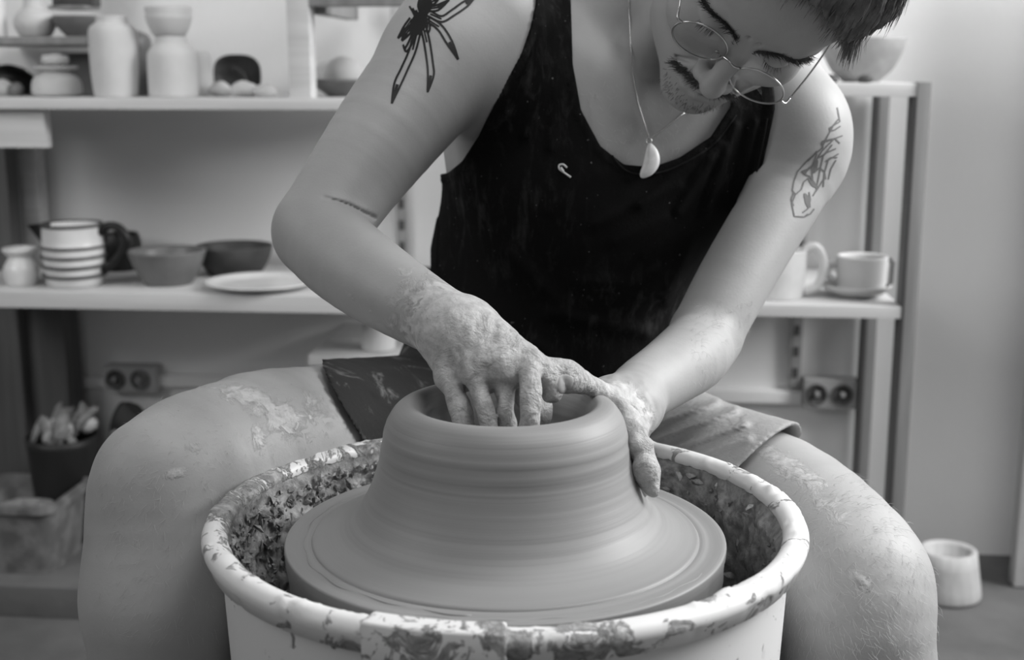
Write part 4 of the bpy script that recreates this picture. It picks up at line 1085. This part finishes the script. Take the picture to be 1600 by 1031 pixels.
rose = [[(1308, 168), (1312, 190), (1296, 200), (1297, 205), (1288, 222), (1316, 212)], [(1284, 221), (1304, 216), (1284, 236), (1274, 252)], [(1283, 222), (1286, 230), (1262, 250), (1246, 268), (1240, 285), (1238, 298), (1243, 304)],
        [(1243, 304), (1252, 296), (1256, 284), (1266, 276), (1278, 294), (1274, 300)], [(1243, 303), (1237, 318), (1241, 338), (1256, 339), (1262, 334)], [(1276, 240), (1268, 262), (1270, 284)], [(1300, 226), (1286, 244), (1282, 262), (1276, 292)],
        [(1310, 240), (1294, 250), (1288, 270), (1286, 292)], [(1306, 250), (1298, 264), (1294, 280)], [(1252, 268), (1262, 264), (1272, 256)], [(1256, 272), (1266, 276)], [(1264, 300), (1266, 312), (1262, 326), (1254, 332)], [(1296, 205), (1304, 203), (1313, 197)], [(1280, 246), (1292, 238), (1306, 232)],
        [(1272, 270), (1280, 262), (1288, 268), (1290, 280)], [(1256, 306), (1264, 322)], [(1262, 252), (1270, 244), (1276, 236)]]
rose += [[(1288, 222), (1284, 232)], [(1310, 186), (1302, 196), (1297, 205)], [(1304, 216), (1312, 224)], [(1274, 252), (1266, 262), (1256, 272)], [(1290, 252), (1298, 246), (1308, 246)], [(1240, 300), (1236, 312), (1240, 322)], [(1278, 294), (1284, 284), (1290, 276)], [(1266, 276), (1272, 286), (1276, 296), (1270, 306)], [(1256, 339), (1266, 334), (1272, 326)]]
for r_ in rose: ribbon(r_, 2.0, b, 5, lin=True)
for p_ in ([(1256, 302), (1264, 308), (1266, 324), (1259, 320)], [(1262, 278), (1270, 284), (1278, 294), (1268, 290)], [(1272, 256), (1278, 250), (1276, 266), (1271, 270)], [(1252, 268), (1260, 268), (1258, 273)]): patch(p_, b)
if b.v: child('rose_tattoo', b.mesh('rose_tattoo'), M['ink2'], False)
# ------------------------------------------------------------------ hair
def near_s(p, rad=.05):
    h = BV.find_nearest(Vector(p)); return np.array(h[0]), np.array(h[1])
def strand(b, pts, r0, n=3):
    N = len(pts); rr = [r0*(1-.85*(i/(N-1))**1.6) for i in range(N)]
    b.tube(pts, rr, n, cap=False)
# cap of hair: volume mesh with locks, then strands over it
def hair_field(p, cen, hd):
    q = (p-A(HO))@A(HR)/HS
    x, y, z = q[..., 0], q[..., 1], q[..., 2]
    c = np.array([0, -.090, .042], np.float32); r = np.array([.086, .112, .098], np.float32)
    k0_ = np.sqrt((((q-c)/r)**2).sum(-1)); k1_ = np.sqrt((((q-c)/(r*r))**2).sum(-1))+1e-6
    f = k0_*(k0_-1)/k1_
    # lobe of fringe that hangs over the forehead on the far side
    c2 = np.array([.045, -.045, .078], np.float32); r2 = np.array([.036, .036, .034], np.float32)
    a0 = np.sqrt((((q-c2)/r2)**2).sum(-1)); a1 = np.sqrt((((q-c2)/(r2*r2))**2).sum(-1))+1e-6
    g = a0*(a0-1)/a1; h = np.maximum(.03-np.abs(f-g), 0)/.03; f = np.minimum(f, g)-h*h*.03*.25
    if cen is not None:
        az = np.arctan2(x-.01, -(y+.09)); lat = z
        lock = np.sin(az*46+fbm(p, 30, 2)*7)*.0016+np.sin(az*97+fbm(p, 55, 2)*6)*.0010
        f = f+lock+.0015*fbm(p, 60, 2)
    # hairline: front and sides cut away
    cut = np.maximum(.052-.55*np.abs(x)*0-(z), (y+.0)-.06*0-.10)           # forehead line z > .052
    front = .085-z-.75*np.clip(np.abs(x)-.02, 0, .06)
    side = np.where(y < -.045, -.010-z-(y+.045)*.9, front)
    side = np.where(y < -.12, -.075-z, side)
    blend = np.clip((y+.075)/.05, 0, 1)
    line = (1-blend)*np.where(y < -.12, -.070-z, -.012-z+(y+.07)*.6) + blend*front
    return np.maximum(f, line*.8)
v, q = surface('hair', hair_field, np.minimum(H(-.12, -.22, -.1), H(.12, .05, .17))-.10, np.maximum(H(-.12, -.22, -.1), H(.12, .05, .17))+.10, .0018)
v, q = biggest(v, q)
hairo = child('hair', from_arrays('hair', v, q), M['hair'])
_bm = bmesh.new(); _bm.from_mesh(hairo.data); HV = BVHTree.FromBMesh(_bm); _bm.free()
b = B(); crown = np.array([.0, -.13, .125])
nv = len(v); loc = (v-HO)@HR/HS
sel = np.nonzero(loc[:, 2] > -.06)[0]; idx = rng.choice(sel, 5200)
for i in idx:
    p0 = loc[i]; d = p0-crown; d = d/(np.linalg.norm(d)+1e-6)
    nrm = (p0-np.array([0, -.09, .04])); nrm /= np.linalg.norm(nrm)
    L_ = (.016+.020*rng.random())*(.45 if p0[1] > -.05 else 1); pts = []; dirn = d-nrm*np.dot(d, nrm); dirn /= np.linalg.norm(dirn)+1e-6
    dirn = dirn+rng.normal(0, .09, 3); cur = p0-nrm*.001
    grav = HR.T@np.array([0, 0, -1.])
    for k in range(5):
        pts.append(H(*cur)); st = dirn+nrm*(.10-.05*k)+grav*.05*k
        cur = cur+st/np.linalg.norm(st)*L_/4
    strand(b, pts, .00042+.0003*rng.random())
# fringe: longer locks falling over the temple on the right of the picture
for i in range(900):
    u = rng.random(); x = .026+.050*u+rng.normal(0, .002); z0 = .080+.022*rng.random()-.55*max(0, x-.02); s_, nr_ = near_s(H(x, -.03, z0)); cur = (s_+nr_*.006*rng.random()-HO)@HR/HS; grav = HR.T@np.array([0, 0, -1.]); L_ = .024+.020*rng.random(); pts = []
    dr = np.array([.15, .30, -.80])+rng.normal(0, .10, 3)
    for k in range(6):
        pts.append(H(*cur)); st = dr*.8+grav*.18*k; cur = cur+st/np.linalg.norm(st)*L_/5
    strand(b, pts, .00045+.0003*rng.random())
o = child('hair_strands', b.mesh('hair_strands'), M['strand']); o['kind'] = 'stuff'
# brows, moustache, lashes, stubble
def tuft(name, roots, dirs, n, L_, rad, m, spread=.25, jit=.0015):
    b = B(); R0 = [np.array(a) for a in roots]; D0 = [np.array(a, float) for a in dirs]
    for i in range(n):
        t = rng.random()*(len(R0)-1); k = min(int(t), len(R0)-2); f = t-k
        c = R0[k]*(1-f)+R0[k+1]*f+rng.normal(0, jit, 3)*np.array([1, .2, 1]); d = D0[k]*(1-f)+D0[k+1]*f+rng.normal(0, spread, 3); d /= np.linalg.norm(d)
        s_, nr = near_s(H(*c)); dw = HR@d; pts = []; L1 = L_*(.6+.6*rng.random())
        for j in range(4): pts.append(s_+nr*(.0002+.0012*math.sin(j/3*2.2))+dw*L1*j/3)
        strand(b, pts, rad)
    return child(name, b.mesh(name), m)
for s_ in (-1, 1):
    tuft('eyebrow', [(s_*.010, .012, .0065), (s_*.024, .010, .0115), (s_*.040, .002, .0145), (s_*.054, -.012, .0105)], [(s_*.3, .3, .6), (s_*.8, .2, .35), (s_*.95, -.1, .0), (s_*.8, -.4, -.4)], 420, .0080, .00026, M['dark_hair'], .28, .0021)
    tuft('eyelashes', [(s_*.021, .002, -.011), (s_*.032, .004, -.0135), (s_*.043, -.002, -.011)], [(s_*.1, .7, -.5), (s_*.2, .7, -.6), (s_*.5, .6, -.4)], 30, .0055, .0002, M['dark_hair'], .12, .0003)
    tuft('moustache', [(s_*.003, .012, -.0625), (s_*.012, .010, -.0635), (s_*.022, .003, -.0675), (s_*.031, -.006, -.075)], [(s_*.35, .35, -.8), (s_*.6, .2, -.7), (s_*.8, .0, -.55), (s_*.7, -.1, -.5)], 330, .0075, .00026, M['dark_hair'], .22, .0019)
tuft('chin_stubble', [(-.03, 0, -.10), (0, .01, -.098), (.03, 0, -.10)], [(0, .5, -.8), (0, .6, -.8), (0, .5, -.8)], 150, .0030, .00018, M['dark_hair'], .4, .006)
# fine hair on the legs and the forearm
b = B()
def fuzz(px0, px1, py0, py1, n, L_, dirpx):
    for _ in range(n):
        px, py = px0+(px1-px0)*rng.random(), py0+(py1-py0)*rng.random(); h, nr = hit(px, py)
        if h is None: continue
        d = dirpx[0]*RT-dirpx[1]*UP+rng.normal(0, .5, 3); d = d-nr*np.dot(d, nr); d /= np.linalg.norm(d); L1 = L_*(.5+rng.random())
        b.tube([h, h+nr*L1*.35+d*L1*.4, h+nr*L1*.45+d*L1], [.00011, .00009, .00003], 3, cap=False)
fuzz(1190, 1465, 740, 1031, 1100, .008, (.4, .8)); fuzz(150, 560, 600, 1000, 900, .006, (-.5, .8)); fuzz(1080, 1175, 470, 600, 160, .007, (.4, .6)); fuzz(900, 1100, 120, 250, 160, .006, (.2, .8))
o = child('body_hair', b.mesh('body_hair'), M['body_hair']); o['kind'] = 'stuff'
# finger nails (clay-covered)
def nail(px, py, w_, h_, ang, name='thumbnail'):
    c, n_ = hit(px, py)
    if c is None: return
    a = math.radians(ang); u = math.cos(a)*RT-math.sin(a)*UP; u = u-n_*np.dot(u, n_); u /= np.linalg.norm(u); v_ = np.cross(n_, u); vs = []; fs = []; K = 16
    for j, f in enumerate((1, .9, .5, 0.02)):
        for i in range(K):
            t = 2*math.pi*i/K; cx, cy = math.copysign(abs(math.cos(t))**.75, math.cos(t)), math.copysign(abs(math.sin(t))**.75, math.sin(t))
            q_ = c+u*w_*cx*f+v_*h_*cy*f; s_ = BV.find_nearest(Vector(q_)); vs.append(np.array(s_[0])+np.array(s_[1])*(.0001 if j == 0 else .0007))
    for j in range(3):
        for i in range(K): fs.append((j*K+i, j*K+(i+1) % K, (j+1)*K+(i+1) % K, (j+1)*K+i))
    me = meshd(name, vs, fs); child(name, me, M['nail'])
nail(882, 600, .0066, .0075, 15)
# ------------------------------------------------------------------ spectacles: slid down, resting on the nose
gl = empty('spectacles', H(0, .03, -.03)); tag(gl, 'round thin silver wire spectacles slid down the nose of the bent head', 'glasses')
def gchild(name, me, m):
    o = link(name, me, m); o.parent = gl; o.location = -Vector(gl.location); return o
def G(px, py, d): return P(px, py, d)
# lens plane from the picture: centres and axes
gd = 1.062
GXa = HX; tl = math.radians(-5); GY = HR@np.array([0, math.cos(tl), math.sin(tl)]); GZ = HR@np.array([0, -math.sin(tl), math.cos(tl)])
GO = HO + HR@np.array([0.0, .030, -.0265])*HS + P(1017, 66, 1.096)-P(1000, 100, 1.1)
_r = math.radians(-13); GXa, GZ = GXa*math.cos(_r)+GZ*math.sin(_r), GZ*math.cos(_r)-GXa*math.sin(_r)
def gp(x, z, y=0): return GO+GXa*x+GZ*z+GY*y
for s_ in (-1, 1):
    cx = s_*.0345; ring = []
    for i in range(64):
        a = 2*math.pi*i/64; ring.append(gp(cx+.0255*math.cos(a), -.002+.0235*math.sin(a), -.0006))
    b = B(); b.tube(ring, .00085, 8, closed=True); gchild('lens_rim', b.mesh(), M['silver'])
    vs = []; fs = []; K = 48
    for j, f in enumerate((1, .66, .33, .01)):
        for i in range(K):
            a = 2*math.pi*i/K; vs.append(gp(cx+.0253*f*math.cos(a), -.002+.0233*f*math.sin(a), .0012*(1-f*f)))
    for j in range(3):
        for i in range(K): fs.append((j*K+i, j*K+(i+1) % K, (j+1)*K+(i+1) % K, (j+1)*K+i))
    b = B(); b.add(vs, fs); gchild('lens', b.mesh(), M['glass'])
    # hinge, temple arm running back to the ear
    e = gp(s_*.0600, .004); h1 = gp(s_*.065, .0035, -.001); h2 = gp(s_*.0675, .004, -.008)
    ear = H(s_*.079, -.088, .004)
    b = B(); b.tube(spl([e, h1, h2], 6), .0011, 8); gchild('hinge', b.mesh(), M['silver'])
    b = B(); b.tube(spl([h2, h2*.6+ear*.4+HX*s_*.002, ear, H(s_*.078, -.100, -.018)], 8), .0009, 8); gchild('temple_arm', b.mesh(), M['silver'])
    b = B(); b.tube([gp(s_*.010, -.004, -.001), gp(s_*.009, -.006, -.006), gp(s_*.0095, -.010, -.008)], .0006, 6); b.add(*[(lambda B_: (B_.v, B_.f))(B().lathe([(0, 0), (.003, 0), (.003, .0015), (0, .0015)], 12, c=tuple(gp(s_*.0095, -.010, -.009))))][0]); gchild('nose_pad', b.mesh(), M['silver'])
b = B(); b.tube(spl([gp(-.0092, .002), gp(-.0055, .0065, .003), gp(0, .0075, .005), gp(.0055, .0065, .003), gp(.0092, .002)], 8), .0010, 8); gchild('bridge', b.mesh(), M['silver'])
# ------------------------------------------------------------------ necklace
nk = empty('necklace', P(1015, 215, 1.22)); tag(nk, 'fine bead chain necklace with a white tooth-shaped pendant on the chest', 'necklace')
def nchild(name, me, m):
    o = link(name, me, m); o.parent = nk; o.location = -Vector(nk.location); return o
def chainpts(pts2, off=.004):
    out = []
    for q_ in spl([np.array([a[0], a[1], 0.]) for a in pts2], 10):
        h, n_ = hit(q_[0], q_[1])
        if h is None: continue
        out.append(h+n_*off)
    return out
hp, _ = both(1015, 219); dk = float(np.dot(hp-CAM, FW))-.006
def line3(a, b_, n=24, sag=0): return [a+(b_-a)*i/n for i in range(n+1)]
p_top, _ = hit(983, 4); pe = P(1015, 217, dk)
c1 = []
for q_ in spl([np.array([a_, b_, 0.]) for a_, b_ in ((982, 2), (984, 50), (988, 108), (997, 160), (1008, 198))], 8):
    h_, n_ = both(q_[0], q_[1]); c1.append(h_-FW*.0022)
c1 = spl(c1[::4]+[pe], 8)
p2, _ = both(1062, 183); c2 = spl([pe, P(1040, 199, dk+.001), P(1064, 180, dk+.004), P(1085, 166, dk+.02)], 8)
import bmesh as _b
ico = None
for nm, cpts in (('chain', c1), ('chain', c2)):
    b = B(); L_ = 0; acc = 0
    b.tube(cpts, .0006, 5)
    prev = cpts[0]
    for q_ in cpts[1:]:
        seg = np.linalg.norm(q_-prev); n = max(1, int(seg/.0021))
        for i in range(n):
            c = prev+(q_-prev)*i/n; r_ = .0011
            b.add([c+r_*np.array(d_) for d_ in ((1, 0, 0), (0, 1, 0), (-1, 0, 0), (0, -1, 0), (0, 0, 1), (0, 0, -1))], [(0, 1, 4), (1, 2, 4), (2, 3, 4), (3, 0, 4), (1, 0, 5), (2, 1, 5), (3, 2, 5), (0, 3, 5)])
        prev = q_
    nchild(nm, b.mesh(), M['silver'])
# tooth pendant: crescent outline, rounded
out = [(1018, 224), (1027, 234), (1031, 247), (1029, 260), (1020, 272), (1008, 278), (1001, 277), (1000, 270), (1004, 258), (1007, 245), (1010, 232), (1013, 225)]
sp = spl([np.array([a[0], a[1], 0.]) for a in out], 5, True); cx, cy = 1014, 254; vs = []; fs = []; K = len(sp)
lay_ = [(1, 0), (.9, .0018), (.65, .0030), (.3, .0037), (.02, .0039)]
for sg in (1, -1):
    for f, h_ in lay_:
        for s_ in sp: vs.append(P(cx+(s_[0]-cx)*f, cy+(s_[1]-cy)*f, dk-.003)-FW*h_*sg)
for q0 in (0, 5):
    for j in range(4):
        for i in range(K): fs.append(((q0+j)*K+i, (q0+j)*K+(i+1) % K, (q0+j+1)*K+(i+1) % K, (q0+j+1)*K+i)[::(1 if q0 else -1)])
b = B(); b.add(vs, fs); me = b.mesh(); nchild('tooth_pendant', me, M['shell'])
b = B(); b.tube([P(1014+4*math.cos(a), 220+5*math.sin(a), dk-.003) for a in np.linspace(0, 6.28, 12)[:-1]], .0005, 6, closed=True); nchild('ring', b.mesh(), M['silver'])
# small clay splashes on the shirt
b = B()
def splash(pts2, r_):
    sp_ = []
    for q_ in spl([np.array([a[0], a[1], 0.]) for a in pts2], 6):
        h, n_ = hit(q_[0], q_[1], TV)
        if h is not None: sp_.append(h+n_*.0004)
    if len(sp_) > 2: b.tube(sp_, r_, 6)
splash([(886, 262), (880, 257), (874, 258), (874, 264), (882, 270), (892, 277)], .0010)
splash([(876, 262), (880, 268)], .0016)
if b.v: child('clay_splash', b.mesh('clay_splash'), M['shell'])
# ------------------------------------------------------------------ stool under him
st = empty('stool', (P(840, 700, 1.50)[0], P(840, 700, 1.50)[1], 0)); tag(st, 'plain round wooden stool under the seated man, hidden behind the wheel', 'stool')
zs = .46
autos(B().lathe([(0, zs-.03), (.16, zs-.03), (.168, zs-.022), (.168, zs-.006), (.16, zs), (0, zs)], 48).obj('seat', M['wood'], st))
for k in range(4):
    a = math.pi/4+k*math.pi/2; B().tube([(.11*math.cos(a), .11*math.sin(a), zs-.03), (.15*math.cos(a), .15*math.sin(a), 0)], .014, 10).obj('leg', M['wood'], st)
print('all', time.time()-T0)
